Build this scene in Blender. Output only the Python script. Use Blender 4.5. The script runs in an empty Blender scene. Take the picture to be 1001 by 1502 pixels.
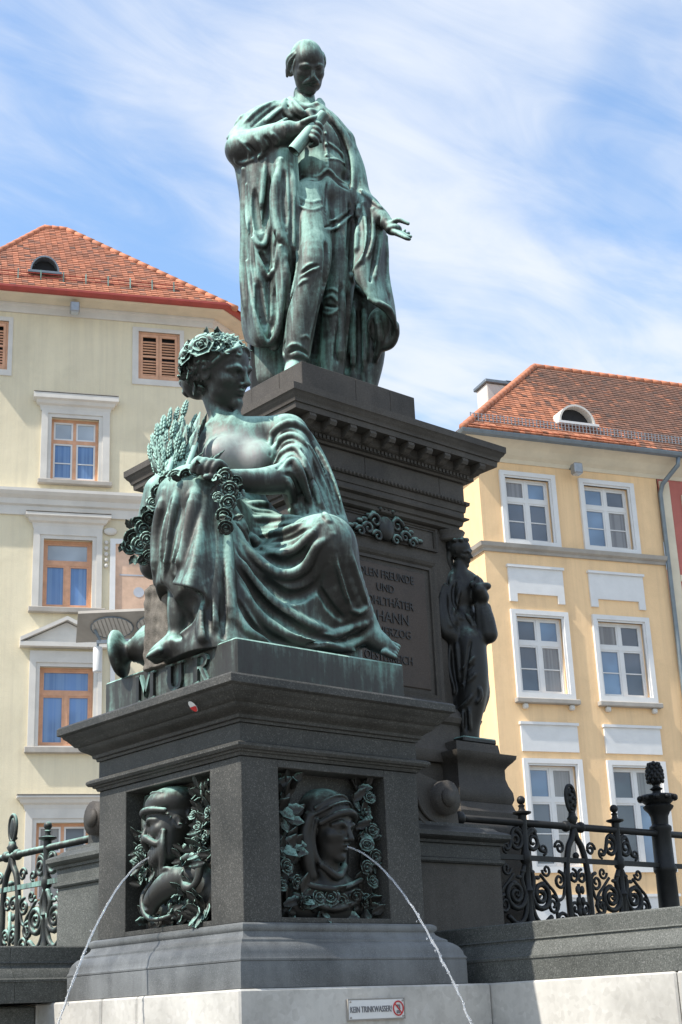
import bpy, bmesh, math, random
import numpy as np
from mathutils import Matrix, Vector
from math import sin, cos, tan, pi, radians, sqrt, atan2, hypot

# ------------------------------------------------------------------ camera, sky, sun, exposure
scene = bpy.context.scene
W_PX, H_PX, F_PX = 1001.0, 1502.0, 2130.0
PITCH, ROLL, AZX = radians(19.3), radians(2.5), radians(48.3)
CAM = np.array([0.0, 0.0, 1.6])                      # eye level above the square
FH = np.array([cos(AZX), sin(AZX), 0.0])             # horizontal heading
RH = np.array([sin(AZX), -cos(AZX), 0.0])            # to the right of it
UP = np.array([0.0, 0.0, 1.0])
FWD = FH * cos(PITCH) + UP * sin(PITCH)
U0 = UP * cos(PITCH) - FH * sin(PITCH)
CR = RH * cos(ROLL) - U0 * sin(ROLL)
CU = U0 * cos(ROLL) + RH * sin(ROLL)
cam_data = bpy.data.cameras.new('camera')
cam = bpy.data.objects.new('camera', cam_data)
scene.collection.objects.link(cam)
cam.matrix_world = Matrix(((CR[0], CU[0], -FWD[0], CAM[0]), (CR[1], CU[1], -FWD[1], CAM[1]),
                           (CR[2], CU[2], -FWD[2], CAM[2]), (0, 0, 0, 1)))
cam_data.sensor_fit = 'VERTICAL'
cam_data.sensor_height = 36.0
cam_data.lens = 36.0 * F_PX / H_PX
cam_data.clip_start = 0.1
cam_data.clip_end = 3000.0
scene.camera = cam

SUN_AZ, SUN_EL = radians(-121), radians(52)
sd = (FH * cos(SUN_AZ) + RH * sin(SUN_AZ)) * cos(SUN_EL) + UP * sin(SUN_EL)
sun_data = bpy.data.lights.new('sun', 'SUN')
sun_data.energy = 4.6
sun_data.angle = radians(0.6)
sun_data.color = (1.0, 0.95, 0.87)
sun = bpy.data.objects.new('sun', sun_data)
scene.collection.objects.link(sun)
sun.rotation_euler = Vector(-sd).to_track_quat('-Z', 'Y').to_euler()

world = bpy.data.worlds.new('World')
scene.world = world
world.use_nodes = True
wn, wl = world.node_tree.nodes, world.node_tree.links
wn.clear()
w_out = wn.new('ShaderNodeOutputWorld')
w_bg = wn.new('ShaderNodeBackground')
w_bg.inputs['Strength'].default_value = 0.15
w_sky = wn.new('ShaderNodeTexSky')
w_sky.sky_type = 'NISHITA'
w_sky.sun_disc = False
w_sky.sun_elevation = SUN_EL
w_sky.sun_rotation = atan2(sd[0], sd[1])
w_sky.altitude = 350
w_sky.air_density = 1.3
w_sky.dust_density = 0.6
w_sky.ozone_density = 1.6
w_tc = wn.new('ShaderNodeTexCoord')
# cirrus: direction projected onto a high flat layer, streaked noise
w_sep = wn.new('ShaderNodeSeparateXYZ'); wl.new(w_tc.outputs['Generated'], w_sep.inputs[0])
w_zm = wn.new('ShaderNodeMath'); w_zm.operation = 'MAXIMUM'; w_zm.inputs[1].default_value = 0.06
wl.new(w_sep.outputs[2], w_zm.inputs[0])
w_div = wn.new('ShaderNodeVectorMath'); w_div.operation = 'DIVIDE'
w_cmb = wn.new('ShaderNodeCombineXYZ')
for _i in range(3): wl.new(w_zm.outputs[0], w_cmb.inputs[_i])
wl.new(w_tc.outputs['Generated'], w_div.inputs[0]); wl.new(w_cmb.outputs[0], w_div.inputs[1])
def w_noise(rot, scl, loc, scale, detail, rough, dist):
    mp = wn.new('ShaderNodeMapping'); mp.inputs['Rotation'].default_value = (0, 0, rot)
    mp.inputs['Scale'].default_value = scl; mp.inputs['Location'].default_value = loc
    wl.new(w_div.outputs[0], mp.inputs['Vector'])
    nz = wn.new('ShaderNodeTexNoise'); nz.inputs['Scale'].default_value = scale; nz.inputs['Detail'].default_value = detail
    nz.inputs['Roughness'].default_value = rough; nz.inputs['Distortion'].default_value = dist
    wl.new(mp.outputs[0], nz.inputs['Vector'])
    return nz.outputs['Fac']
wnA = w_noise(radians(-50), (0.9, 1.5, 1), (5.5, 14.2, 0), 1.15, 5, 0.5, 0.5)
wnB = w_noise(radians(-30), (0.9, 2.4, 1), (2.2, 8.8, 0), 2.6, 9, 0.62, 1.2)
w_add = wn.new('ShaderNodeMath'); w_add.operation = 'MULTIPLY_ADD'; w_add.inputs[1].default_value = 0.34
wl.new(wnB, w_add.inputs[0]); wl.new(wnA, w_add.inputs[2])
w_mr = wn.new('ShaderNodeMapRange'); w_mr.interpolation_type = 'SMOOTHSTEP'
w_mr.inputs['From Min'].default_value = 0.50; w_mr.inputs['From Max'].default_value = 0.86
w_mr.inputs['To Min'].default_value = 0.14; w_mr.inputs['To Max'].default_value = 0.92
wl.new(w_add.outputs[0], w_mr.inputs['Value'])
w_mix = wn.new('ShaderNodeMix'); w_mix.data_type = 'RGBA'
w_mix.inputs[7].default_value = (4.15, 4.4, 4.8, 1)
wl.new(w_mr.outputs[0], w_mix.inputs[0])
w_hs = wn.new('ShaderNodeHueSaturation'); w_hs.inputs['Saturation'].default_value = 1.2; w_hs.inputs['Value'].default_value = 1.22
wl.new(w_sky.outputs[0], w_hs.inputs['Color']); wl.new(w_hs.outputs[0], w_mix.inputs[6])
wl.new(w_mix.outputs[2], w_bg.inputs['Color'])
wl.new(w_bg.outputs[0], w_out.inputs['Surface'])

scene.view_settings.view_transform = 'Standard'
scene.view_settings.look = 'None'
scene.view_settings.exposure = 0.55
scene.view_settings.gamma = 1.0
scene.view_settings.use_curve_mapping = False
random.seed(7)
rng = np.random.default_rng(7)

# ------------------------------------------------------------------ materials
def new_mat(name):
    m = bpy.data.materials.new(name); m.use_nodes = True
    nt = m.node_tree; nt.nodes.clear()
    out = nt.nodes.new('ShaderNodeOutputMaterial'); b = nt.nodes.new('ShaderNodeBsdfPrincipled')
    nt.links.new(b.outputs[0], out.inputs['Surface'])
    return m, nt, b
class NT:
    def __init__(s, nt): s.nt = nt; s.tc = None
    def n(s, t, **kw):
        nd = s.nt.nodes.new(t)
        for k, v in kw.items(): setattr(nd, k, v)
        return nd
    def l(s, a, b): s.nt.links.new(a, b)
    def coord(s, which='Object'):
        if s.tc is None: s.tc = s.n('ShaderNodeTexCoord')
        return s.tc.outputs[which]
    def mapping(s, scale=(1, 1, 1), src=None):
        mp = s.n('ShaderNodeMapping'); mp.inputs['Scale'].default_value = scale
        s.l(src or s.coord(), mp.inputs['Vector']); return mp.outputs[0]
    def noise(s, scale, detail=3, rough=0.55, vec=None, dist=0.0):
        nz = s.n('ShaderNodeTexNoise'); nz.inputs['Scale'].default_value = scale; nz.inputs['Detail'].default_value = detail
        nz.inputs['Roughness'].default_value = rough; nz.inputs['Distortion'].default_value = dist
        s.l(vec or s.coord(), nz.inputs['Vector']); return nz.outputs['Fac']
    def vor(s, scale, vec=None, feature='F1', out='Distance'):
        v = s.n('ShaderNodeTexVoronoi', feature=feature); v.inputs['Scale'].default_value = scale
        s.l(vec or s.coord(), v.inputs['Vector']); return v.outputs[out]
    def math(s, op, a, b=None, c=None, clamp=False):
        m = s.n('ShaderNodeMath', operation=op); m.use_clamp = clamp
        for i, v in enumerate((a, b, c)):
            if v is None: continue
            if isinstance(v, (int, float)): m.inputs[i].default_value = v
            else: s.l(v, m.inputs[i])
        return m.outputs[0]
    def ramp(s, fac, stops):
        r = s.n('ShaderNodeValToRGB'); e = r.color_ramp.elements
        while len(e) < len(stops): e.new(0.5)
        for el, (p, c) in zip(e, stops):
            el.position = p; el.color = (c[0], c[1], c[2], 1) if not isinstance(c, (int, float)) else (c, c, c, 1)
        s.l(fac, r.inputs[0]); return r.outputs[0]
    def mix(s, fac, a, b, blend='MIX'):
        m = s.n('ShaderNodeMix', data_type='RGBA', blend_type=blend)
        for i, v in ((0, fac), (6, a), (7, b)):
            if isinstance(v, (int, float)): m.inputs[i].default_value = v
            elif isinstance(v, tuple): m.inputs[i].default_value = (v[0], v[1], v[2], 1)
            else: s.l(v, m.inputs[i])
        return m.outputs[2]
    def bump(s, h, b, strength=0.3, dist=0.01):
        bp = s.n('ShaderNodeBump'); bp.inputs['Strength'].default_value = strength; bp.inputs['Distance'].default_value = dist
        s.l(h, bp.inputs['Height']); s.l(bp.outputs[0], b.inputs['Normal'])

def mat_plain(name, col, rough=0.6, var=0.12, scale=6.0, bump=0.0, metallic=0.0, spec=0.5):
    m, nt, b = new_mat(name); t = NT(nt)
    f = t.noise(scale, 4, 0.6)
    lo = tuple(c * (1 - var) for c in col); hi = tuple(min(1, c * (1 + var)) for c in col)
    t.l(t.ramp(f, [(0.3, lo), (0.7, hi)]), b.inputs['Base Color'])
    b.inputs['Roughness'].default_value = rough; b.inputs['Metallic'].default_value = metallic
    b.inputs['Specular IOR Level'].default_value = spec
    if bump: t.bump(t.noise(scale * 12, 3), b, bump, 0.01)
    return m

def mat_plaster(name, col, grime=0.25):
    m, nt, b = new_mat(name); t = NT(nt)
    big = t.noise(0.45, 6, 0.65, dist=0.8); mid = t.noise(2.3, 5, 0.65)
    streak = t.noise(1.0, 6, 0.68, t.mapping((3.4, 3.4, 0.14)), dist=0.2); fine_s = t.noise(1.0, 5, 0.7, t.mapping((11, 11, 0.35)))
    c0 = t.ramp(t.math('MULTIPLY_ADD', mid, 0.35, t.math('MULTIPLY', big, 0.65)), [(0.32, tuple(c * 0.80 for c in col)), (0.5, tuple(c * 0.96 for c in col)), (0.68, tuple(min(1, c * 1.06) for c in col))])
    patch = t.ramp(t.vor(0.42, t.mapping((1, 1, 1.4)), out='Color'), [(0.0, 0.0), (1.0, 1.0)])       # old repairs in slightly different paint
    c0 = t.mix(0.10, c0, t.mix(patch, tuple(c * 0.80 for c in col), tuple(min(1, c * 1.1) for c in col)))
    dirt = t.math('MULTIPLY', t.ramp(t.math('MULTIPLY_ADD', fine_s, 0.16, t.math('MULTIPLY', t.math('MULTIPLY_ADD', mid, 0.3, t.math('MULTIPLY', streak, 0.7)), 0.84)), [(0.47, 0.0), (0.70, 1.0)]), grime)
    c1 = t.mix(dirt, c0, tuple(c * k for c, k in zip(col, (0.55, 0.55, 0.60))))
    t.l(c1, b.inputs['Base Color'])
    b.inputs['Roughness'].default_value = 0.9
    t.bump(t.math('ADD', t.noise(26, 4, 0.65), t.math('MULTIPLY', t.noise(3.0, 3), 1.5)), b, 0.22, 0.02)
    return m

def mat_granite(name, dark, mid, light, rough=0.42, stain=0.35, spk=260, spec=0.2):
    m, nt, b = new_mat(name); t = NT(nt)
    v1 = t.vor(spk, out='Color'); sp = t.n('ShaderNodeSeparateColor'); t.l(v1, sp.inputs[0])
    grain = t.ramp(sp.outputs[0], [(0.0, dark), (0.45, mid), (0.8, mid), (1.0, light)])
    fine = t.noise(420, 2, 0.6)
    c = t.mix(0.35, grain, t.ramp(fine, [(0.35, dark), (0.65, light)]))
    big = t.noise(1.3, 5, 0.62)
    streak = t.noise(1.0, 5, 0.6, t.mapping((7, 7, 0.7)))
    sm = t.math('MULTIPLY', t.ramp(t.math('MULTIPLY_ADD', streak, 0.6, t.math('MULTIPLY', big, 0.4)), [(0.42, 0.0), (0.66, 1.0)]), stain)
    c = t.mix(sm, c, tuple(x * 1.5 + 0.03 for x in mid))
    sm2 = t.math('MULTIPLY', t.ramp(big, [(0.35, 1.0), (0.55, 0.0)]), 0.45)
    c = t.mix(sm2, c, tuple(x * 0.55 for x in dark))
    t.l(c, b.inputs['Base Color'])
    t.l(t.ramp(big, [(0.3, rough - 0.08), (0.7, rough + 0.18)]), b.inputs['Roughness'])
    b.inputs['Specular IOR Level'].default_value = spec
    t.bump(t.math('ADD', fine, t.noise(18, 3)), b, 0.12, 0.004)
    return m

def mat_bronze(name, bias=0.0, chest=None, dk=(0.016, 0.015, 0.013)):
    """dark cast bronze with verdigris where rain reaches it, in streaks and patches"""
    m, nt, b = new_mat(name); t = NT(nt)
    g = t.n('ShaderNodeNewGeometry')
    sx = t.n('ShaderNodeSeparateXYZ'); t.l(g.outputs['Normal'], sx.inputs[0])
    patch = t.noise(2.1, 5, 0.62, dist=0.6)
    streak = t.noise(1.0, 5, 0.65, t.mapping((16, 16, 1.6)), dist=0.3)
    fine = t.noise(38, 4, 0.65)
    rain = t.math('MULTIPLY_ADD', sx.outputs[2], 0.50, 0.02)
    v = t.math('ADD', t.math('MULTIPLY', patch, 0.78), t.math('MULTIPLY', streak, 0.72))
    v = t.math('ADD', v, t.math('MULTIPLY', fine, 0.20))
    v = t.math('ADD', v, rain)
    pt = t.math('MULTIPLY', t.math('SUBTRACT', g.outputs['Pointiness'], 0.5), 2.6)
    v = t.math('ADD', v, pt)
    v = t.math('ADD', v, bias - 0.425)
    col = t.ramp(v, [(0.28, dk), (0.45, (0.040, 0.042, 0.036)), (0.57, (0.088, 0.115, 0.10)), (0.70, (0.165, 0.285, 0.245)), (0.90, (0.33, 0.51, 0.44))])
    rgh = t.ramp(v, [(0.3, 0.44 if not chest else 0.5), (0.55, 0.54), (0.8, 0.74)])
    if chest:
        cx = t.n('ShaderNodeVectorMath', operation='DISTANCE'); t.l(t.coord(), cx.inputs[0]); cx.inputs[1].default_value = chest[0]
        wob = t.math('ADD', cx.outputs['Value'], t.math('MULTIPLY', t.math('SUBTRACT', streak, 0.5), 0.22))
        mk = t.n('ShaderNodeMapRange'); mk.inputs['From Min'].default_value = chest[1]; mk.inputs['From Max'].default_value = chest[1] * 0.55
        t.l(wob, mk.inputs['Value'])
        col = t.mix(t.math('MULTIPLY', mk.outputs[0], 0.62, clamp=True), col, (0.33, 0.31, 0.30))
    t.l(col, b.inputs['Base Color']); t.l(rgh, b.inputs['Roughness'])
    b.inputs['Metallic'].default_value = 0.2
    b.inputs['Specular IOR Level'].default_value = 0.45
    t.bump(t.math('ADD', fine, t.math('MULTIPLY', t.noise(90, 3), 0.6)), b, 0.16, 0.004)
    return m

def mat_tiles(name, base, dark, moss=0.0):
    m, nt, b = new_mat(name); t = NT(nt)
    g = t.n('ShaderNodeNewGeometry')
    wn_ = t.n('ShaderNodeTexWhiteNoise', noise_dimensions='1D'); t.l(g.outputs['Random Per Island'], wn_.inputs['W'])
    c = t.ramp(g.outputs['Random Per Island'], [(0.0, tuple(x * 0.62 for x in base)), (0.35, base), (0.75, tuple(min(1, x * 1.25) for x in base)), (1.0, dark)])
    big = t.noise(0.5, 5, 0.65)
    if moss:
        sx = t.n('ShaderNodeSeparateXYZ'); t.l(t.coord(), sx.inputs[0])
        grad = t.n('ShaderNodeMapRange'); grad.inputs['From Min'].default_value = 2.4; grad.inputs['From Max'].default_value = 5.2
        grad.inputs['To Min'].default_value = -0.22; grad.inputs['To Max'].default_value = 0.30
        xz = t.math('MULTIPLY_ADD', sx.outputs[2], 0.9, t.math('SUBTRACT', sx.outputs[0], 16.4)) if False else t.math('ADD', sx.outputs[0], t.math('MULTIPLY', t.math('SUBTRACT', sx.outputs[2], 17.5), 0.75))
        t.l(xz, grad.inputs['Value'])
        mk = t.math('ADD', t.noise(1.6, 6, 0.7), grad.outputs[0])
        mk = t.math('ADD', mk, t.math('MULTIPLY', t.math('SUBTRACT', wn_.outputs['Value'], 0.5), 0.35))
        c = t.mix(t.math('MULTIPLY', t.ramp(mk, [(0.50, 0.0), (0.68, 1.0)]), moss), c, (0.085, 0.062, 0.05))
    else:
        c = t.mix(t.math('MULTIPLY', t.ramp(big, [(0.5, 0.0), (0.7, 1.0)]), 0.35), c, dark)
    t.l(c, b.inputs['Base Color']); b.inputs['Roughness'].default_value = 0.8
    t.bump(t.noise(40, 3), b, 0.2, 0.01)
    return m

def mat_glass(name, col, rough=0.06, stripes=0.0, stripe_col=(0.2, 0.35, 0.6)):
    m, nt, b = new_mat(name); t = NT(nt)
    c = t.ramp(t.noise(0.9, 2), [(0.35, tuple(x * 0.75 for x in col)), (0.65, tuple(x * 1.25 for x in col))])
    if stripes:
        s = t.noise(1.0, 2, 0.5, t.mapping((14, 1, 0.05)))
        c = t.mix(t.math('MULTIPLY', t.ramp(s, [(0.4, 0.0), (0.6, 1.0)]), stripes), c, stripe_col)
    t.l(c, b.inputs['Base Color']); b.inputs['Roughness'].default_value = rough
    b.inputs['Specular IOR Level'].default_value = 0.8
    t.bump(t.noise(1.4, 2), b, 0.03, 0.05)
    return m

M = {}
M['cream'] = mat_plaster('cream_plaster', (0.73, 0.645, 0.46), 0.42)
M['yellow'] = mat_plaster('yellow_plaster', (0.90, 0.62, 0.345), 0.45)
M['red'] = mat_plaster('red_plaster', (0.50, 0.16, 0.13), 0.3)
M['trim'] = mat_plain('grey_white_trim', (0.60, 0.57, 0.52), 0.85, 0.08, 2.0, 0.1)
M['trimdark'] = mat_plain('weathered_ledge', (0.36, 0.33, 0.29), 0.9, 0.15, 2.5, 0.1)
M['white'] = mat_plain('white_paint', (0.69, 0.68, 0.66), 0.6, 0.05, 3.0, 0.05)
M['beige'] = mat_plain('beige_trim', (0.66, 0.58, 0.44), 0.85, 0.08, 2.0, 0.1)
M['wood'] = mat_plain('orange_wood', (0.60, 0.32, 0.19), 0.55, 0.15, 5.0, 0.05)
M['dark_in'] = mat_plain('dark_interior', (0.02, 0.02, 0.022), 0.9, 0.1)
M['glass_blue'] = mat_glass('blue_curtain_glass', (0.09, 0.18, 0.37), 0.08, 0.55, (0.17, 0.28, 0.46))
M['glass_pale'] = mat_glass('pale_blind_glass', (0.38, 0.42, 0.46), 0.12)
M['glass_sky'] = mat_glass('sky_painted_glass', (0.17, 0.25, 0.36), 0.05)  # reflected sky painted in as a blue base colour
M['glass_warm'] = mat_glass('curtained_glass', (0.19, 0.18, 0.175), 0.08, 0.5, (0.30, 0.29, 0.28))
M['glass_dark'] = mat_glass('grey_glass', (0.10, 0.115, 0.14), 0.05)
M['tiles_l'] = mat_tiles('orange_roof_tiles', (0.40, 0.155, 0.085), (0.15, 0.085, 0.065))
M['tiles_y'] = mat_tiles('mossy_roof_tiles', (0.40, 0.16, 0.085), (0.14, 0.075, 0.055), 0.72)
M['ridge'] = mat_tiles('ridge_tiles', (0.45, 0.17, 0.09), (0.16, 0.08, 0.05))
M['gutter_red'] = mat_plain('red_gutter', (0.33, 0.05, 0.035), 0.5, 0.12, 4.0)
M['gutter_grey'] = mat_plain('grey_gutter', (0.18, 0.21, 0.23), 0.4, 0.15, 4.0, 0.0, 0.4)
M['metal_grey'] = mat_plain('grey_metal', (0.32, 0.33, 0.34), 0.4, 0.1, 8.0, 0.0, 0.6)
M['granite_d'] = mat_granite('dark_granite', (0.016, 0.016, 0.0145), (0.042, 0.041, 0.037), (0.16, 0.155, 0.14), 0.5, 0.3, 170)
M['granite_m'] = mat_granite('brown_granite', (0.026, 0.023, 0.0195), (0.066, 0.057, 0.048), (0.14, 0.125, 0.108), 0.55, 0.3)
M['granite_b'] = mat_granite('wet_base_granite', (0.05, 0.052, 0.051), (0.108, 0.113, 0.112), (0.23, 0.235, 0.235), 0.42, 0.8, spec=0.35)
M['granite_g'] = mat_granite('grey_green_granite', (0.028, 0.031, 0.028), (0.095, 0.10, 0.09), (0.22, 0.22, 0.205), 0.55, 0.1, 170)
M['limestone'] = mat_granite('pale_limestone', (0.43, 0.41, 0.37), (0.52, 0.50, 0.455), (0.58, 0.56, 0.52), 0.75, 0.25, 30)
M['paving'] = mat_granite('square_paving', (0.16, 0.155, 0.15), (0.24, 0.235, 0.225), (0.32, 0.31, 0.30), 0.8, 0.2)
M['panel'] = mat_granite('reddish_panel', (0.045, 0.034, 0.028), (0.085, 0.066, 0.054), (0.12, 0.098, 0.084), 0.5, 0.1)
M['letter'] = mat_plain('dark_letters', (0.024, 0.021, 0.019), 0.5)
M['iron'] = mat_bronze('green_black_iron', -0.27, dk=(0.014, 0.016, 0.015))
M['bronze'] = mat_bronze('verdigris_bronze', -0.02)
M['bronze_man'] = mat_bronze('verdigris_bronze_pale', 0.135)
M['bronze_slab'] = mat_bronze('brown_bronze_slab', -0.10, dk=(0.030, 0.025, 0.022))
M['bronze_mask'] = mat_bronze('grey_green_bronze', -0.15, dk=(0.03, 0.029, 0.026))  # paler than the right mask's bronze: sunlight on the left mask put into colour
M['bronze_dark'] = mat_bronze('dark_bronze', -0.25)
M['iron_b'] = mat_plain('black_iron', (0.013, 0.013, 0.0125), 0.5, 0.35, 9.0, 0.15, 0.0, 0.3)
M['bronze_stone'] = mat_granite('lichened_cast_stump', (0.07, 0.06, 0.05), (0.15, 0.135, 0.11), (0.25, 0.22, 0.19), 0.8, 0.3)
m_, nt_, b_ = new_mat('water'); b_.inputs['Base Color'].default_value = (0.93, 0.95, 0.97, 1)
b_.inputs['Roughness'].default_value = 0.06; b_.inputs['Transmission Weight'].default_value = 0.8; b_.inputs['IOR'].default_value = 1.33
t_ = NT(nt_); t_.bump(t_.noise(60, 3), b_, 0.6, 0.01); M['water'] = m_
M['sign_white'] = mat_plain('sign_enamel', (0.72, 0.72, 0.70), 0.35, 0.05)
M['sign_red'] = mat_plain('sign_red', (0.55, 0.03, 0.03), 0.4, 0.05)
M['sign_grey'] = mat_plain('sign_lettering', (0.16, 0.16, 0.17), 0.5, 0.05)
M['fresco'] = mat_plain('faded_fresco', (0.62, 0.42, 0.30), 0.9, 0.25, 1.6)
M['fresco_grey'] = mat_plain('fresco_blue_grey', (0.42, 0.44, 0.48), 0.9, 0.2, 1.6)

# ------------------------------------------------------------------ mesh helpers
COL = scene.collection
WM = {}
def world_of(o):
    if o is None: return Matrix.Identity(4)
    m = o.matrix_basis.copy()
    return world_of(o.parent) @ m
def tag(o, label, cat, group=None, kind=None):
    if label: o['label'] = label
    if cat: o['category'] = cat
    if group: o['group'] = group
    if kind: o['kind'] = kind
    return o
def empty(name, loc, rz=0.0):
    o = bpy.data.objects.new(name, None); COL.objects.link(o)
    o.location = loc; o.rotation_euler = (0, 0, rz); o.empty_display_size = 0.2
    return o
def link_mesh(name, verts, faces, mat, parent=None, smooth=False, world=False):
    if world and parent is not None:
        inv = np.array(world_of(parent).inverted())
        v = np.asarray(verts, float); verts = v @ inv[:3, :3].T + inv[:3, 3]
    me = bpy.data.meshes.new(name)
    me.from_pydata([tuple(map(float, v)) for v in verts] if not isinstance(verts, np.ndarray) else verts.tolist(), [], faces if not isinstance(faces, np.ndarray) else faces.tolist())
    me.materials.append(M[mat] if isinstance(mat, str) else mat)
    if smooth: me.polygons.foreach_set('use_smooth', [True] * len(me.polygons))
    me.update()
    o = bpy.data.objects.new(name, me); COL.objects.link(o)
    if parent is not None: o.parent = parent
    return o
class MB:
    def __init__(s): s.v = []; s.f = []
    def add(s, vs, fs):
        n = len(s.v); s.v += [tuple(v) for v in vs]; s.f += [tuple(i + n for i in f) for f in fs]; return s
    def box(s, x0, x1, y0, y1, z0, z1):
        vs = [(x0, y0, z0), (x1, y0, z0), (x1, y1, z0), (x0, y1, z0), (x0, y0, z1), (x1, y0, z1), (x1, y1, z1), (x0, y1, z1)]
        return s.add(vs, [(0, 3, 2, 1), (4, 5, 6, 7), (0, 1, 5, 4), (1, 2, 6, 5), (2, 3, 7, 6), (3, 0, 4, 7)])
    def bbox(s, x0, x1, y0, y1, z0, z1, b=0.01):
        """box with chamfered edges"""
        xs, ys, zs = (x0, x1), (y0, y1), (z0, z1); vs = []; idx = {}
        for i in (0, 1):
            for j in (0, 1):
                for k in (0, 1):
                    sx, sy, sz = (1 - 2 * i) * b, (1 - 2 * j) * b, (1 - 2 * k) * b
                    for a, d in (('x', (0, sy, sz)), ('y', (sx, 0, sz)), ('z', (sx, sy, 0))):
                        idx[i, j, k, a] = len(vs); vs.append((xs[i] + d[0], ys[j] + d[1], zs[k] + d[2]))
        fs = []
        for i in (0, 1): fs.append([idx[i, j, k, 'x'] for j, k in ((0, 0), (1, 0), (1, 1), (0, 1))][::(1 if i else -1)])
        for j in (0, 1): fs.append([idx[i, j, k, 'y'] for i, k in ((0, 0), (0, 1), (1, 1), (1, 0))][::(1 if j else -1)])
        for k in (0, 1): fs.append([idx[i, j, k, 'z'] for i, j in ((0, 0), (1, 0), (1, 1), (0, 1))][::(1 if k else -1)])
        for j in (0, 1):
            for k in (0, 1): fs.append((idx[0, j, k, 'y'], idx[1, j, k, 'y'], idx[1, j, k, 'z'], idx[0, j, k, 'z']))
        for i in (0, 1):
            for k in (0, 1): fs.append((idx[i, 0, k, 'x'], idx[i, 1, k, 'x'], idx[i, 1, k, 'z'], idx[i, 0, k, 'z']))
        for i in (0, 1):
            for j in (0, 1): fs.append((idx[i, j, 0, 'x'], idx[i, j, 1, 'x'], idx[i, j, 1, 'y'], idx[i, j, 0, 'y']))
        for i in (0, 1):
            for j in (0, 1):
                for k in (0, 1): fs.append((idx[i, j, k, 'x'], idx[i, j, k, 'y'], idx[i, j, k, 'z']))
        return s.add(vs, fs)
    def prism(s, poly, axis, a0, a1):
        """extrude a 2D polygon along an axis; axis 'y': poly is (x,z); 'x': (y,z); 'z': (x,y)"""
        n = len(poly)
        def P(p, a): return (p[0], a, p[1]) if axis == 'y' else (a, p[0], p[1]) if axis == 'x' else (p[0], p[1], a)
        vs = [P(p, a0) for p in poly] + [P(p, a1) for p in poly]
        fs = [tuple(range(n))[::-1], tuple(range(n, 2 * n))] + [(i, (i + 1) % n, n + (i + 1) % n, n + i) for i in range(n)]
        return s.add(vs, fs)
    def lathe(s, prof, c=(0, 0, 0), seg=20, mod=None):
        """prof: (radius, z) list; mod(angle, z) multiplies the radius"""
        vs = []; n = len(prof)
        for r, z in prof:
            for k in range(seg):
                a = 2 * pi * k / seg; rr = r * (mod(a, z) if mod else 1)
                vs.append((c[0] + rr * cos(a), c[1] + rr * sin(a), c[2] + z))
        fs = [(i * seg + k, i * seg + (k + 1) % seg, (i + 1) * seg + (k + 1) % seg, (i + 1) * seg + k) for i in range(n - 1) for k in range(seg)]
        fs += [tuple(range(seg))[::-1], tuple(range((n - 1) * seg, n * seg))]
        return s.add(vs, fs)
    def tube(s, pts, r, seg=8, closed=False):
        pts = [np.array(p, float) for p in pts]; n = len(pts); vs = []
        rr = r if hasattr(r, '__len__') else [r] * n
        ref = None
        for i, p in enumerate(pts):
            t = (pts[(i + 1) % n] - pts[i - 1]) if closed or 0 < i < n - 1 else (pts[1] - pts[0] if i == 0 else pts[-1] - pts[-2])
            t = t / (np.linalg.norm(t) + 1e-9)
            if ref is None:
                ref = np.array([0, 0, 1.0]) if abs(t[2]) < 0.9 else np.array([1.0, 0, 0])
            a = ref - t * (ref @ t); a = a / (np.linalg.norm(a) + 1e-9); ref = a
            b = np.cross(t, a)
            for k in range(seg):
                th = 2 * pi * k / seg; vs.append(p + rr[i] * (a * cos(th) + b * sin(th)))
        m = n if closed else n - 1
        fs = [(i * seg + k, i * seg + (k + 1) % seg, ((i + 1) % n) * seg + (k + 1) % seg, ((i + 1) % n) * seg + k) for i in range(m) for k in range(seg)]
        if not closed: fs += [tuple(range(seg))[::-1], tuple(range((n - 1) * seg, n * seg))]
        return s.add(vs, fs)
    def sweep(s, prof, path, closed=False):
        """prof (out, z) swept along a plan path; 'out' is to the right of travel; mitred corners, capped ends"""
        n = len(path); m = len(prof); vs = []
        P = [np.array(p, float) for p in path]
        for i in range(n):
            def nrm(a, b):
                d = b - a; d = d / np.linalg.norm(d); return np.array([d[1], -d[0]])
            if closed or 0 < i < n - 1:
                n0 = nrm(P[i - 1], P[i]); n1 = nrm(P[i], P[(i + 1) % n]); k = n0 + n1; k = k / (1 + n0 @ n1)
            else: k = nrm(P[0], P[1]) if i == 0 else nrm(P[-2], P[-1])
            for o, z in prof: vs.append((P[i][0] + k[0] * o, P[i][1] + k[1] * o, z))
        c = n if closed else n - 1
        fs = [(i * m + j, i * m + j + 1, ((i + 1) % n) * m + j + 1, ((i + 1) % n) * m + j) for i in range(c) for j in range(m - 1)]
        if not closed: fs += [tuple(range(m)), tuple(range((n - 1) * m, n * m))[::-1]]
        return s.add(vs, fs)
    def sphere(s, c, r, seg=10, rings=7, sc=(1, 1, 1)):
        prof = [(max(1e-4, r * sin(pi * i / rings)), -r * cos(pi * i / rings)) for i in range(rings + 1)]
        n0 = len(s.v); s.lathe(prof, (0, 0, 0), seg)
        for i in range(n0, len(s.v)):
            v = s.v[i]; s.v[i] = (c[0] + v[0] * sc[0], c[1] + v[1] * sc[1], c[2] + v[2] * sc[2])
        return s
    def build(s, name, mat, parent=None, smooth=False, world=False):
        return link_mesh(name, np.array(s.v), s.f, mat, parent, smooth, world)
def fix_normals(o):
    bm = bmesh.new(); bm.from_mesh(o.data); bmesh.ops.recalc_face_normals(bm, faces=bm.faces); bm.to_mesh(o.data); bm.free(); return o
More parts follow.
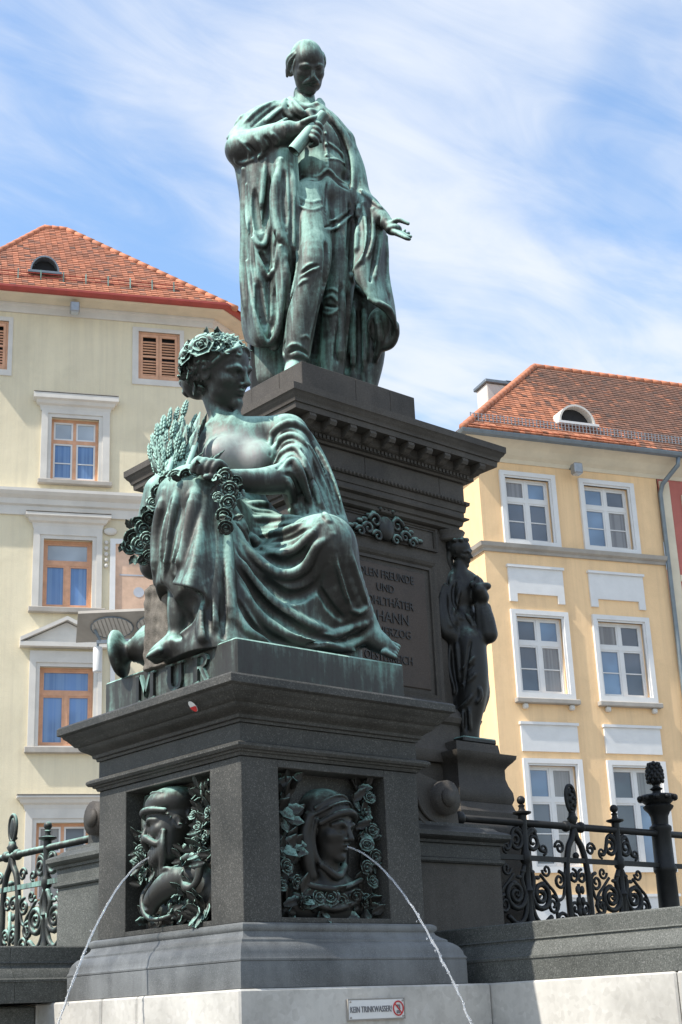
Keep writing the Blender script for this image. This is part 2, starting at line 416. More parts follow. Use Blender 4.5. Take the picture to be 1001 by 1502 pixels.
def smooth_angle(o, deg=40):
    me = o.data
    me.polygons.foreach_set('use_smooth', [True] * len(me.polygons))
    me.set_sharp_from_angle(angle=radians(deg)); return o
def arcp(cx, cz, r, a0, a1, n):
    return [(cx + r * cos(radians(a0 + (a1 - a0) * i / n)), cz + r * sin(radians(a0 + (a1 - a0) * i / n))) for i in range(n + 1)]
def text_mesh(name, body, size, depth, mat, parent, mtx, squeeze=1.0):
    cu = bpy.data.curves.new(name, 'FONT'); cu.body = body; cu.size = size; cu.extrude = depth
    cu.align_x = 'CENTER'; cu.align_y = 'CENTER'; cu.resolution_u = 3
    tmp = bpy.data.objects.new('tmp_text', cu); COL.objects.link(tmp)
    dg = bpy.context.evaluated_depsgraph_get(); me = bpy.data.meshes.new_from_object(tmp.evaluated_get(dg))
    bpy.data.objects.remove(tmp); bpy.data.curves.remove(cu)
    me.name = name; me.materials.clear(); me.materials.append(M[mat])
    me.transform(Matrix.Diagonal((squeeze, 1, 1, 1)))
    o = bpy.data.objects.new(name, me); COL.objects.link(o)
    o.parent = parent; o.matrix_basis = world_of(parent).inverted() @ mtx
    return o
# ------------------------------------------------------------------ the square
g = MB(); g.add([(-600, -600, 0), (900, -600, 0), (900, 900, 0), (-600, 900, 0)], [(0, 1, 2, 3)])
tag(g.build('ground', 'paving'), 'grey stone paving of the town square', None, kind='structure')

# ------------------------------------------------------------------ buildings (local frame: x along the front, -y out of it, z up)
def wall_mesh(s0, s1, z0, z1, holes, thick=0.45):
    xs = sorted({s0, s1} | {h[0] for h in holes} | {h[1] for h in holes})
    zs = sorted({z0, z1} | {h[2] for h in holes} | {h[3] for h in holes})
    mb = MB()
    for i in range(len(xs) - 1):
        for j in range(len(zs) - 1):
            cx, cz = (xs[i] + xs[i + 1]) / 2, (zs[j] + zs[j + 1]) / 2
            if any(h[0] < cx < h[1] and h[2] < cz < h[3] for h in holes): continue
            mb.add([(xs[i], 0, zs[j]), (xs[i + 1], 0, zs[j]), (xs[i + 1], 0, zs[j + 1]), (xs[i], 0, zs[j + 1])], [(0, 1, 2, 3)])
    for a, b, c, d in holes:
        mb.add([(a, 0, c), (b, 0, c), (b, 0, d), (a, 0, d), (a, thick, c), (b, thick, c), (b, thick, d), (a, thick, d)],
               [(0, 4, 5, 1), (1, 5, 6, 2), (2, 6, 7, 3), (3, 7, 4, 0), (4, 7, 6, 5)])
    return mb
def ring(mb, o, h, y0, y1):
    """flat frame between an outer and an inner rectangle, y0 front, y1 back"""
    (a0, a1, c0, c1), (b0, b1, d0, d1) = o, h
    for x0, x1, z0, z1 in ((a0, b0, c0, c1), (b1, a1, c0, c1), (b0, b1, d1, c1), (b0, b1, c0, d0)):
        if x1 - x0 > 1e-4 and z1 - z0 > 1e-4: mb.box(x0, x1, y0, y1, z0, z1)
    return mb
def make_window(root, h, frame, glass, transom=0.66, bars=(), top_split=True, top_glass=None, y=0.13, fw=0.075, sash=None):
    s0, s1, z0, z1 = h; sash = sash or frame
    zt = z0 + (z1 - z0) * transom; sm = (s0 + s1) / 2
    f = MB(); ring(f, h, (s0 + fw, s1 - fw, z0 + fw, z1 - fw), y, y + 0.09)
    f.box(s0 + fw, s1 - fw, y + 0.004, y + 0.085, zt - 0.05, zt + 0.05)
    f.box(sm - 0.05, sm + 0.05, y + 0.006, y + 0.083, z0 + fw, zt - 0.05)
    if top_split: f.box(sm - 0.04, sm + 0.04, y + 0.006, y + 0.083, zt + 0.05, z1 - fw)
    w = f.build('window', frame, root)
    fields = [(s0 + fw, sm - 0.05, z0 + fw, zt - 0.05), (sm + 0.05, s1 - fw, z0 + fw, zt - 0.05)]
    tops = [(s0 + fw, sm - 0.04, zt + 0.05, z1 - fw), (sm + 0.04, s1 - fw, zt + 0.05, z1 - fw)] if top_split else [(s0 + fw, s1 - fw, zt + 0.05, z1 - fw)]
    sw = 0.045
    for k, (a, b, c, d) in enumerate(fields + tops):
        vary = glass == 'glass_dark' and random.random()
        gl = (top_glass or glass) if k >= 2 else glass
        if vary: gl = 'glass_sky' if vary < 0.38 else 'glass_warm' if vary < 0.62 else 'glass_dark'
        MB().add([(a + sw, y + 0.05, c + sw), (b - sw, y + 0.05, c + sw), (b - sw, y + 0.05, d - sw), (a + sw, y + 0.05, d - sw)], [(0, 1, 2, 3)]).build('pane', gl, w)
        r = MB(); ring(r, (a, b, c, d), (a + sw, b - sw, c + sw, d - sw), y + 0.018, y + 0.07); r.build('sash', sash, w)
        if k < 2:
            for fz in bars:
                zz = c + (d - c) * fz
                MB().box(a + sw, b - sw, y + 0.03, y + 0.066, zz - 0.014, zz + 0.014).build('glazing_bar', sash, w)
    return w
def tile_rows(mb, org, U, V, N, rows, ext, wid, row, th=0.022):
    """overlapping flat tiles; ext(r) gives the start and end along U of row r"""
    org, U, V, N = map(np.array, (org, U, V, N))
    for r in range(rows):
        a, b = ext(r * row); n = max(1, int((b - a) / wid)); off = (r % 2) * wid * 0.5
        for k in range(n + 1):
            x0 = a + k * wid - off; x1 = x0 + wid * 0.96
            x0, x1 = max(x0, a), min(x1, b)
            if x1 - x0 < 0.03: continue
            j = random.uniform(-0.012, 0.012); l = random.uniform(0.0, 0.010)
            p = org + V * (r * row + j)
            q = [p + U * x0 + N * (th + l), p + U * x1 + N * (th + l * 0.6), p + U * x1 + V * row * 1.12 + N * 0.002, p + U * x0 + V * row * 1.12 + N * 0.002,
                 p + U * x0, p + U * x1]
            mb.add(q, [(0, 1, 2, 3), (4, 5, 1, 0)])
def ridge_caps(root, a, b, n, r, name='ridge_tile', mat='ridge'):
    a, b = np.array(a, float), np.array(b, float)
    for i in range(n):
        p, q = a + (b - a) * i / n, a + (b - a) * (i + 1.12) / n
        MB().tube([p, q], [r * 1.12, r * 0.92], 8).build(name, mat, root, True)
def eyebrow_dormer(root, s0, s1, z0, h, yf, pitch, glass='dark_in', cheek='trim', shell='gutter_grey'):
    """half-round dormer standing out of the roof slope"""
    sc, r = (s0 + s1) / 2, (s1 - s0) / 2; n = 12; depth = h / tan(pitch) + 0.5
    def arc(k, s=1.0): a = pi * k / n; return (sc - r * s * cos(a), z0 + h * s * sin(a))
    sh = MB()
    for k in range(n):
        (xa, za), (xb, zb) = arc(k), arc(k + 1)
        (xi, zi), (xj, zj) = arc(k, 0.9), arc(k + 1, 0.9)
        sh.add([(xa, yf, za), (xb, yf, zb), (xb, yf + depth, zb), (xa, yf + depth, za)], [(0, 1, 2, 3)])
        sh.add([(xa, yf, za), (xb, yf, zb), (xj, yf, zj), (xi, yf, zi)], [(3, 2, 1, 0)])
        sh.add([(xi, yf, zi), (xj, yf, zj), (xj, yf + 0.3, zj), (xi, yf + 0.3, zi)], [(3, 2, 1, 0)])
    d = sh.build('dormer', shell, root)
    poly = [(arc(k, 0.91)[0], arc(k, 0.91)[1]) for k in range(n + 1)]
    MB().prism(poly, 'y', yf + 0.24, yf + 0.28).build('dormer_opening', glass, d)
    MB().box(s0 - 0.06, s1 + 0.06, yf - 0.08, yf + 0.06, z0 - 0.07, z0 + 0.0).build('dormer_sill', cheek, d)
def floodlight(name, root_m, s, z, label, y=-0.32):
    p = root_m @ Vector((s, y, z))
    o = empty(name, p, root_m.to_euler().z)
    h = MB().bbox(-0.13, 0.13, -0.16, 0.10, -0.17, 0.13, 0.03).build('housing', 'metal_grey', o)
    MB().box(-0.10, 0.10, -0.13, 0.07, -0.178, -0.172).build('lens', 'glass_pale', h)
    MB().tube([(0, 0.02, 0.05), (0, 0.18, 0.16), (0, 0.33, 0.10)], 0.02, 8).build('bracket', 'gutter_grey', o, True)
    return tag(o, label, 'floodlight', 'floodlights fixed under the eaves')

# ---- cream house on the left
LH = empty('cream_house', (18.3964, 31.8255, 0), atan2(-0.4337, 0.9011))
tag(LH, 'cream plastered town house with orange tiled hip roof on the left', 'house')
LM = world_of(LH)
holes = [(2.08, 3.24, 18.56, 20.02), (-2.57, -1.46, 18.54, 20.0), (-0.24, 1.02, 15.46, 17.24), (-0.36, 0.90, 11.94, 13.79), (-0.37, 0.98, 8.36, 10.38), (-0.35, 0.94, 4.6, 6.47),
         (2.9, 4.0, 8.36, 10.38)]
wl_ = wall_mesh(-2.95, 4.15, 0, 20.55, holes)
wl_.add([(4.15, 0, 0), (5.0, 0.85, 0), (5.0, 0.85, 20.55), (4.15, 0, 20.55)], [(0, 1, 2, 3)])
wl_.add([(5.0, 0.85, 0), (5.0, 8, 0), (5.0, 8, 20.55), (5.0, 0.85, 20.55)], [(0, 1, 2, 3)])
wl_.add([(-2.95, 0, 0), (-2.95, 8, 0), (-2.95, 8, 20.55), (-2.95, 0, 20.55)], [(3, 2, 1, 0)])
wl_.build('wall', 'cream', LH)
plan = [(-2.95, 8.0), (-2.95, 0.0), (4.15, 0.0), (5.0, 0.85), (5.0, 8.0)]
fr = MB().sweep([(0.0, 20.28), (0.05, 20.28), (0.05, 20.46), (0.10, 20.50), (0.10, 20.56), (0.0, 20.56)], plan); fix_normals(fr.build('frieze_band', 'trim', LH))
sf = MB().sweep([(0.0, 20.562), (0.12, 20.562), (0.30, 20.59), (0.48, 20.60), (0.56, 20.63), (0.56, 20.68), (0.0, 20.68)], plan); fix_normals(sf.build('eave_soffit', 'beige', LH))
gt = MB().sweep([(0.54, 20.685), (0.60, 20.61), (0.70, 20.61), (0.76, 20.685), (0.76, 20.75), (0.74, 20.75), (0.72, 20.69), (0.58, 20.69), (0.54, 20.75)], plan); fix_normals(gt.build('gutter', 'gutter_red', LH))
PT = radians(48)
z_e, y_e, y_r, z_r = 20.66, -0.62, 3.16, 24.86
base = MB()
EL, ER, RL, RR = (-3.35, y_e, z_e), (4.75, y_e, z_e), (-0.4, y_r, z_r), (0.28, y_r, z_r)
base.add([EL, ER, RR, RL, (5.65, 0.3, z_e), (5.65, 8, z_e), (0.28, 8, z_r), (-0.4, 8, z_r), (-3.35, 8, z_e)],
         [(0, 1, 2, 3), (1, 4, 2), (4, 5, 6, 2), (0, 3, 7, 8), (3, 2, 6, 7)])
roofL = base.build('roof', 'tiles_l', LH)
V_ = np.array([0, cos(atan2(z_r - z_e, y_r - y_e)), sin(atan2(z_r - z_e, y_r - y_e))]); N_ = np.array([0, -V_[2], V_[1]])
SL = hypot(z_r - z_e, y_r - y_e)
tl = MB(); tile_rows(tl, (0, y_e, z_e), (1, 0, 0), V_, N_, int(SL / 0.155), lambda d: (EL[0] + (RL[0] - EL[0]) * d / SL, ER[0] + (RR[0] - ER[0]) * d / SL), 0.17, 0.155)
tag(tl.build('roof_tiles', 'tiles_l', roofL), None, None, kind='stuff')
ridge_caps(roofL, EL, RL, 16, 0.085); ridge_caps(roofL, ER, RR, 18, 0.085); ridge_caps(roofL, RL, RR, 3, 0.09)
eyebrow_dormer(roofL, -0.93, -0.12, 21.72, 0.52, 0.18, PT, cheek='gutter_grey')
# snow guard: two rails on iron brackets
sg = MB()
for dz in (0.12, 0.24): sg.tube([(-3.0, 0.02, 21.33 + dz), (3.35, 0.02, 21.33 + dz)], 0.013, 6)
guard = sg.build('snow_guard', 'gutter_red', roofL)
for s in np.arange(-2.5, 3.3, 0.62):
    MB().box(s - 0.015, s + 0.015, -0.02, 0.06, 21.28, 21.66).build('guard_bracket', 'iron', guard)
# shuttered attic windows: each louvre slat its own piece
def shutter(root, h):
    s0, s1, z0, z1 = h; sm = (s0 + s1) / 2
    f = MB(); ring(f, h, (s0 + 0.05, s1 - 0.05, z0 + 0.05, z1 - 0.05), 0.03, 0.1); w = f.build('shuttered_window', 'wood', root)
    MB().box(s0 + 0.05, s1 - 0.05, 0.2, 0.22, z0 + 0.05, z1 - 0.05).build('dark_opening', 'dark_in', w)
    for a, b in ((s0 + 0.055, sm - 0.005), (sm + 0.005, s1 - 0.055)):
        r = MB(); ring(r, (a, b, z0 + 0.055, z1 - 0.055), (a + 0.075, b - 0.075, z0 + 0.14, z1 - 0.14), 0.04, 0.085)
        r.box(a + 0.075, b - 0.075, 0.042, 0.083, (z0 + z1) / 2 - 0.03, (z0 + z1) / 2 + 0.03); r.build('shutter', 'wood', w)
        me = None
        zs = [z0 + 0.18 + 0.083 * k for k in range(int((z1 - z0 - 0.32) / 0.083))]
        for zz in zs:
            if abs(zz - (z0 + z1) / 2) < 0.06: continue
            if me is None:
                o = MB().prism([(0.045, -0.028), (0.055, -0.034), (0.085, 0.02), (0.075, 0.026)], 'x', a + 0.072, b - 0.072).build('slat', 'wood', w); me = o.data
            else:
                o = bpy.data.objects.new('slat', me); COL.objects.link(o); o.parent = w
            o.location = (0, 0, zz)
shutter(LH, holes[0]); shutter(LH, holes[1])
for h in holes[:2]:
    r = MB(); ring(r, (h[0] - 0.17, h[1] + 0.12, h[2] - 0.17, h[3] + 0.12), h, -0.03, 0.02); r.build('window_surround', 'trim', LH)
def surround(root, h, outer, cor=None, sill=None, mat='trim', ped=None, ears=True):
    r = MB(); ring(r, outer, (h[0] - 0.1, h[1] + 0.1, outer[2], h[3] + 0.1), -0.075, 0.0)
    ring(r, (h[0] - 0.1, h[1] + 0.1, outer[2], h[3] + 0.1), (h[0], h[1], h[2], h[3]), -0.045, 0.03)
    w = r.build('window_surround', mat, root)
    if cor:
        c = MB().sweep([(0.0, cor[2] - 0.16), (0.06, cor[2] - 0.16), (0.09, cor[2] - 0.02), (0.16, cor[2] + 0.02), (0.20, cor[2] + 0.10), (0.27, cor[2] + 0.14), (0.27, cor[3]), (0.0, cor[3] + 0.02)],
                       [(cor[0] + 0.27, 0.0), (cor[0] + 0.27, -0.002), (cor[1] - 0.27, -0.002), (cor[1] - 0.27, 0.0)])
        fix_normals(c.build('window_cornice', mat, root))
        MB().box(cor[0] + 0.0, cor[1] - 0.0, -0.285, 0.0, cor[3] + 0.021, cor[3] + 0.035).build('cornice_flashing', 'trimdark', root)
    if ped:
        a, b, z, hh = ped
        tri = MB().prism([(a, z), (b, z), ((a + b) / 2, z + hh)], 'y', -0.10, 0.0).build('pediment', mat, root)
        pm = (a + b) / 2
        for x0, x1, zz0, zz1 in ((a - 0.06, pm, z, z + hh + 0.03), (b + 0.06, pm, z, z + hh + 0.03)):
            sg_ = 1 if x1 > x0 else -1
            MB().add([(x0, -0.26, zz0), (x1, -0.26, zz1), (x1, -0.26, zz1 + 0.10), (x0, -0.26, zz0 + 0.10), (x0, 0, zz0), (x1, 0, zz1), (x1, 0, zz1 + 0.10), (x0, 0, zz0 + 0.10)],
                     [(0, 1, 2, 3), (3, 2, 6, 7), (0, 4, 5, 1), (0, 3, 7, 4)]).build('raking_moulding', mat, tri)
        MB().box(a - 0.06, b + 0.06, -0.25, 0.0, z - 0.12, z - 0.003).build('pediment_ledge', mat, tri)
    if sill:
        MB().bbox(sill[0], sill[1], -0.17, 0.0, sill[2], sill[3], 0.015).build('window_sill', 'trimdark', root)
surround(LH, holes[2], (-0.51, 1.31, 15.42, 17.53), (-0.74, 1.52, 17.57, 17.85), (-0.57, 1.38, 15.30, 15.42))
surround(LH, holes[3], (-0.63, 1.15, 11.92, 14.12), (-0.85, 1.36, 14.22, 14.44), (-0.71, 1.25, 11.78, 11.92))
surround(LH, holes[4], (-0.63, 1.19, 8.32, 10.78), None, (-0.70, 1.25, 8.17, 8.32), ped=(-0.83, 1.38, 10.98, 0.55))
surround(LH, holes[5], (-0.62, 1.16, 4.5, 6.8), (-0.85, 1.34, 6.92, 7.10), None)
surround(LH, holes[6], (2.65, 4.1, 8.32, 10.78), (2.5, 4.12, 10.9, 11.1), (2.6, 4.12, 8.17, 8.32))
make_window(LH, holes[2], 'wood', 'glass_blue', 0.64, (0.45,), True, 'glass_pale', sash='white')
make_window(LH, holes[3], 'wood', 'glass_blue', 0.66, (), False, 'glass_pale')
make_window(LH, holes[4], 'wood', 'glass_blue', 0.67, (), False, 'glass_blue')
make_window(LH, holes[5], 'wood', 'glass_dark', 0.60, (), True, sash='white')
make_window(LH, holes[6], 'wood', 'glass_blue', 0.67, (), False)
st = MB().sweep([(0.0, 14.42), (0.05, 14.42), (0.06, 14.66), (0.12, 14.70), (0.14, 14.84), (0.24, 14.92), (0.30, 15.0), (0.30, 15.08), (0.0, 15.12)], plan); fix_normals(st.build('string_course', 'trim', LH))
# painted panel in a white frame, stucco drop beside it
r = MB(); ring(r, (1.36, 2.95, 11.6, 13.86), (1.50, 2.81, 11.74, 13.72), -0.07, 0.0); fpan = r.build('fresco_frame', 'white', LH)
MB().box(1.50, 2.81, -0.02, 0.0, 11.74, 13.72).build('fresco', 'fresco', fpan)
for cx, cz, rr_ in ((2.12, 12.42, 0.14), (2.05, 13.3, 0.09)):
    MB().prism([(cx + rr_ * cos(a * pi / 8), cz + rr_ * sin(a * pi / 8)) for a in range(16)], 'y', -0.028, -0.021).build('painted_disc', 'fresco_grey', fpan)
MB().box(1.62, 2.75, -0.027, -0.021, 12.86, 12.90).build('painted_band', 'fresco_grey', fpan)
for k in range(5):
    MB().sphere((1.26, -0.03, 13.75 - 0.16 * k), 0.055, 8, 6, (1, 0.8, 1.1)).build('stucco_drop', 'trim', LH, True)
MB().sphere((1.36, -0.04, 14.06), 0.12, 10, 8, (1.5, 0.5, 0.9)).build('stucco_scroll', 'trim', LH, True)
r = MB(); ring(r, (1.40, 2.95, 8.2, 11.3), (1.52, 2.83, 8.3, 11.2), -0.06, 0.0); r.build('lower_fresco_frame', 'white', LH)
floodlight('floodlight', LM, 0.27, 20.36, 'small grey floodlight under the red gutter of the cream house', -0.42)

# ---- yellow house on the right
YH = empty('yellow_house', (26.6216, 24.4972, 0), atan2(-0.3371, 0.9415))
tag(YH, 'ochre yellow town house with white framed windows and mossy tiled roof', 'house')
YM = world_of(YH)
cols = ((0.71, 2.39), (3.12, 4.86))
rows = ((13.20, 15.28), (9.12, 11.44), (4.80, 7.59))
yh = []
for (a, b) in cols:
    for (c, d) in rows: yh.append((a + 0.17, b - 0.19, c + 0.14, d - 0.17))
wy = wall_mesh(0.11, 5.66, 0, 15.9, yh)
wy.add([(0.11, 0, 0), (0.11, 9, 0), (0.11, 9, 15.9), (0.11, 0, 15.9)], [(3, 2, 1, 0)])
wy.build('wall', 'yellow', YH)
yplan = [(0.11, 9.0), (0.11, 0.0), (9.5, 0.0)]
yplan2 = [(0.11, 9.0), (0.11, 0.0), (5.62, 0.0)]
fix_normals(MB().sweep([(0.0, 15.52), (0.03, 15.52), (0.06, 15.62), (0.16, 15.70), (0.30, 15.84), (0.46, 15.94), (0.56, 15.98), (0.56, 16.05), (0.0, 16.05)], yplan).build('eave_cornice', 'beige', YH))
fix_normals(MB().sweep([(0.55, 16.055), (0.58, 15.98), (0.66, 15.94), (0.74, 15.98), (0.77, 16.055), (0.77, 16.08), (0.75, 16.08), (0.72, 16.02), (0.60, 16.02), (0.57, 16.08), (0.55, 16.08)], yplan).build('gutter', 'gutter_grey', YH))
fix_normals(MB().sweep([(0.0, 12.98), (0.05, 12.98), (0.06, 13.05), (0.14, 13.10), (0.17, 13.20), (0.0, 13.22)], yplan2).build('string_course', 'trimdark', YH))
yz_e, yy_e, yy_r, yz_r = 16.1, -0.72, 2.76, 19.97
YEL, YER, YRL, YRR = (-0.62, yy_e, yz_e), (12.0, yy_e, yz_e), (3.75, yy_r, yz_r), (12.0, yy_r, yz_r)
roofY = MB().add([YEL, YER, YRR, YRL, (-0.62, 8.0, yz_e), (12.0, 6.2, yz_e), (3.75, 3.2, yz_r)], [(0, 1, 2, 3), (0, 3, 4), (3, 2, 5, 4)]).build('roof', 'tiles_y', YH)
a_ = atan2(yz_r - yz_e, yy_r - yy_e); V_ = np.array([0, cos(a_), sin(a_)]); N_ = np.array([0, -V_[2], V_[1]]); SL = hypot(yz_r - yz_e, yy_r - yy_e)
ty = MB(); tile_rows(ty, (0, yy_e, yz_e), (1, 0, 0), V_, N_, int(SL / 0.145), lambda d: (YEL[0] + (YRL[0] - YEL[0]) * d / SL, 10.5), 0.17, 0.145)
# hip end: courses along y
d1 = np.array(YRL) - np.array((-0.62, yy_r, yz_e)); sl2 = np.linalg.norm(d1); V2 = d1 / sl2; N2 = np.array([-V2[2], 0, V2[0]])
tile_rows(ty, (-0.62, 0, yz_e), (0, 1, 0), V2, N2, int(sl2 / 0.145), lambda d: (yy_e + (yy_r - yy_e) * d / sl2, 8 + (yy_r - 8) * d / sl2), 0.17, 0.145)
tag(ty.build('roof_tiles', 'tiles_y', roofY), None, None, kind='stuff')
ridge_caps(roofY, YEL, YRL, 22, 0.10); ridge_caps(roofY, YRL, YRR, 26, 0.09)
# bright new tile strip along the eave, snow fence
te = MB(); tile_rows(te, (0, yy_e - 0.03, yz_e - 0.01), (1, 0, 0), V_, N_, 2, lambda d: (-0.5, 4.75), 0.17, 0.15, 0.05)
tag(te.build('eave_tiles', 'ridge', roofY), None, None, kind='stuff')
sn = MB()
for dz in (0.03, 0.13, 0.22): sn.tube([(-0.2, -0.40, 16.46 + dz), (9.5, -0.40, 16.46 + dz)], 0.010, 5)
fence_y = sn.build('snow_guard', 'metal_grey', roofY)
for s in np.arange(-0.2, 9.4, 0.11):
    if s == -0.2: o = MB().box(-0.010, 0.010, -0.415, -0.385, 16.40, 16.70).build('guard_bar', 'metal_grey', fence_y); gme = o.data
    else: o = bpy.data.objects.new('guard_bar', gme); COL.objects.link(o); o.parent = fence_y
    o.location.x = s
eyebrow_dormer(roofY, 2.56, 3.70, 16.80, 0.56, -0.30, a_, cheek='white', shell='trim')
ch = MB().bbox(2.85, 3.75, 4.2, 4.9, 18.4, 19.95, 0.02).build('chimney', 'trim', roofY)
MB().bbox(2.78, 3.82, 4.12, 4.98, 19.95, 20.07, 0.02).build('chimney_cap', 'gutter_grey', ch)
MB().prism([(4.1, 20.07), (5.0, 20.07), (4.55, 20.25)], 'x', 3.5, 3.82).build('chimney_hood', 'gutter_grey', ch)
for i, h in enumerate(yh):
    a, b, c, d = h
    r = MB(); ring(r, (a - 0.17, b + 0.19, c - 0.14, d + 0.17), (a - 0.05, b + 0.05, c, d + 0.05), -0.075, 0.0)
    ring(r, (a - 0.05, b + 0.05, c, d + 0.05), h, -0.035, 0.06); r.build('window_surround', 'white', YH)
    make_window(YH, h, 'white', 'glass_dark', 0.66, (0.5,), True, y=0.10, fw=0.05)
for (a, b) in cols:
    # apron panels between the storeys
    def apron(z0, z1, legs):
        p = [(a + 0.02, z0 + legs), (a + 0.02, z0), (a + 0.24, z0), (a + 0.24, z0 + legs), (b - 0.24, z0 + legs), (b - 0.24, z0), (b - 0.04, z0), (b - 0.04, z0 + legs), (b - 0.04, z1), (a + 0.02, z1)] if legs else [(a + 0.02, z0), (b - 0.04, z0), (b - 0.04, z1), (a + 0.02, z1)]
        o = fix_normals(MB().prism(p, 'y', -0.05, 0.0).build('apron_panel', 'white', YH))
        MB().box(a - 0.01, b - 0.01, -0.10, 0.0, z1 + 0.002, z1 + 0.07).build('panel_moulding', 'white', o)
    apron(11.66, 12.58, 0.22); apron(7.77, 8.44, 0.0); apron(3.4, 4.2, 0.0)
    s = MB().bbox(a - 0.08, b + 0.08, -0.17, 0.0, 8.98, 9.11, 0.02).build('window_sill', 'trimdark', YH)
    for q in (a + 0.12, b - 0.22): MB().bbox(q, q + 0.14, -0.13, 0.0, 8.84, 8.978, 0.03).build('sill_console', 'trim', s)
# rainwater pipe with swan neck
fix_normals(MB().tube([(6.02, -0.66, 15.97), (6.02, -0.6, 15.75), (5.72, -0.2, 15.30), (5.68, -0.10, 15.05), (5.66, -0.10, 9.0), (5.66, -0.10, 0.1)], 0.065, 10).build('downpipe', 'gutter_grey', YH, True))
floodlight('floodlight', YM, 2.9, 15.42, 'small grey floodlight under the eave of the yellow house', -0.35)

# ---- red house, only its edge in view
RHs = empty('red_house', YM @ Vector((5.70, 0, 0)), YH.rotation_euler.z)
tag(RHs, 'dusty red house with cream corner strips beside the downpipe', 'house')
MB().add([(0, 0.0, 0), (6, 0.0, 0), (6, 0.0, 15.9), (0, 0.0, 15.9), (6, 9, 0), (6, 9, 15.9)], [(0, 1, 2, 3), (1, 4, 5, 2)]).build('wall', 'red', RHs)
MB().box(0.03, 0.34, -0.05, 0.0, 0.0, 15.45).build('corner_strip', 'beige', RHs)
for z0, z1 in ((13.2, 15.1), (9.4, 11.4), (5.2, 7.6)):
    r = MB(); ring(r, (0.72, 2.6, z0, z1), (0.95, 2.37, z0 + 0.2, z1 - 0.2), -0.05, 0.0); p_ = r.build('wall_panel', 'beige', RHs)
for z0 in (12.55, 8.6): MB().box(0.34, 6.0, -0.07, 0.0, z0, z0 + 0.18).build('ledge', 'beige', RHs)

# ---- street lamp: reflector canopy on a mast, spot aimed up at it
SLp = empty('street_lamp', tuple(CAM * 0 + FH * 24 + RH * -3.2), AZX - pi / 2)
tag(SLp, 'street lamp with flat reflector canopy and hanging white cylinder spotlight', 'street lamp')
MB().lathe([(0.11, 0), (0.11, 0.3), (0.08, 0.35), (0.065, 7.9)], (0, 0, 0), 14).build('mast', 'metal_grey', SLp, True)
can = MB().add([(-1.46, 0.28, 7.93), (1.40, 0.28, 7.93), (1.25, -0.42, 8.25), (-1.30, -0.42, 8.25), (-1.46, 0.30, 7.98), (1.40, 0.30, 7.98), (1.25, -0.40, 8.30), (-1.30, -0.40, 8.30)],
               [(0, 1, 2, 3), (7, 6, 5, 4), (0, 4, 5, 1), (1, 5, 6, 2), (2, 6, 7, 3), (3, 7, 4, 0)]).build('canopy', 'trimdark', SLp)
for cx in (-0.78, 0.0, 0.78):
    n = 18
    def lerp(u, v): # v 0 front .. 1 back
        y = -0.38 + 0.62 * v; return (u, y, 8.25 - (y + 0.42) / 0.70 * 0.32 - 0.016)
    pts = [lerp(cx + 0.36 * cos(2 * pi * k / n), 0.5 + 0.42 * sin(2 * pi * k / n)) for k in range(n)]
    MB().add(pts, [tuple(range(n))]).build('reflector', 'trim', can)
    MB().tube(pts, 0.012, 5, True).build('reflector_rim', 'gutter_grey', can)
    for k in range(9):
        u_ = cx - 0.28 + 0.07 * k; hv = 0.40 * sqrt(max(0.0, 1 - ((u_ - cx) / 0.36) ** 2))
        MB().tube([tuple(np.array(lerp(u_ - 0.02, 0.5 - hv)) - np.array([0, 0, 0.006])), tuple(np.array(lerp(u_ + 0.02, 0.5 + hv)) - np.array([0, 0, 0.006]))], 0.008, 4).build('reflector_rib', 'trimdark', can)
for u in (-1.08, -0.28, 0.5):
    MB().tube([(0.0 if u > -0.5 and u < 0 else u * 0.9, 0.0, 7.84), (u, -0.05, 8.06)], 0.028, 6).build('strut', 'gutter_grey', SLp)
MB().box(-1.05, 0.6, -0.03, 0.03, 7.82, 7.88).build('cross_arm', 'metal_grey', SLp)
MB().lathe([(0.075, 7.33), (0.08, 7.35), (0.08, 7.74), (0.07, 7.76)], (-1.03, 0, 0), 14).build('spotlight', 'white', SLp, True)
MB().tube([(-1.03, 0, 7.74), (-1.03, 0, 7.88)], 0.02, 6).build('spotlight_arm', 'gutter_grey', SLp)
# ------------------------------------------------------------------ stone base of the fountain
def rect(x0, x1, y0, y1): return [(x0, y0), (x1, y0), (x1, y1), (x0, y1)]
def moulding(name, prof, r, mat, parent, k=(1, 1, 1, 1), smooth=35):
    """closed moulding round rect r = (x0, x1, y0, y1); k scales the projection on the -x, +x, -y, +y sides"""
    mb = MB().sweep(prof, rect(*r), True); x0, x1, y0, y1 = r
    mb.v = [((x0 + (x - x0) * k[0]) if x < x0 else (x1 + (x - x1) * k[1]) if x > x1 else x,
             (y0 + (y - y0) * k[2]) if y < y0 else (y1 + (y - y1) * k[3]) if y > y1 else y, z) for x, y, z in mb.v]
    o = mb.build(name, mat, parent, False, True); fix_normals(o); smooth_angle(o, smooth); return o
ZW, ZB = 1.80, 2.18
SX0, SX1, SY0, SY1 = 5.542, 7.07, 7.268, 8.92            # shaft of the corner block

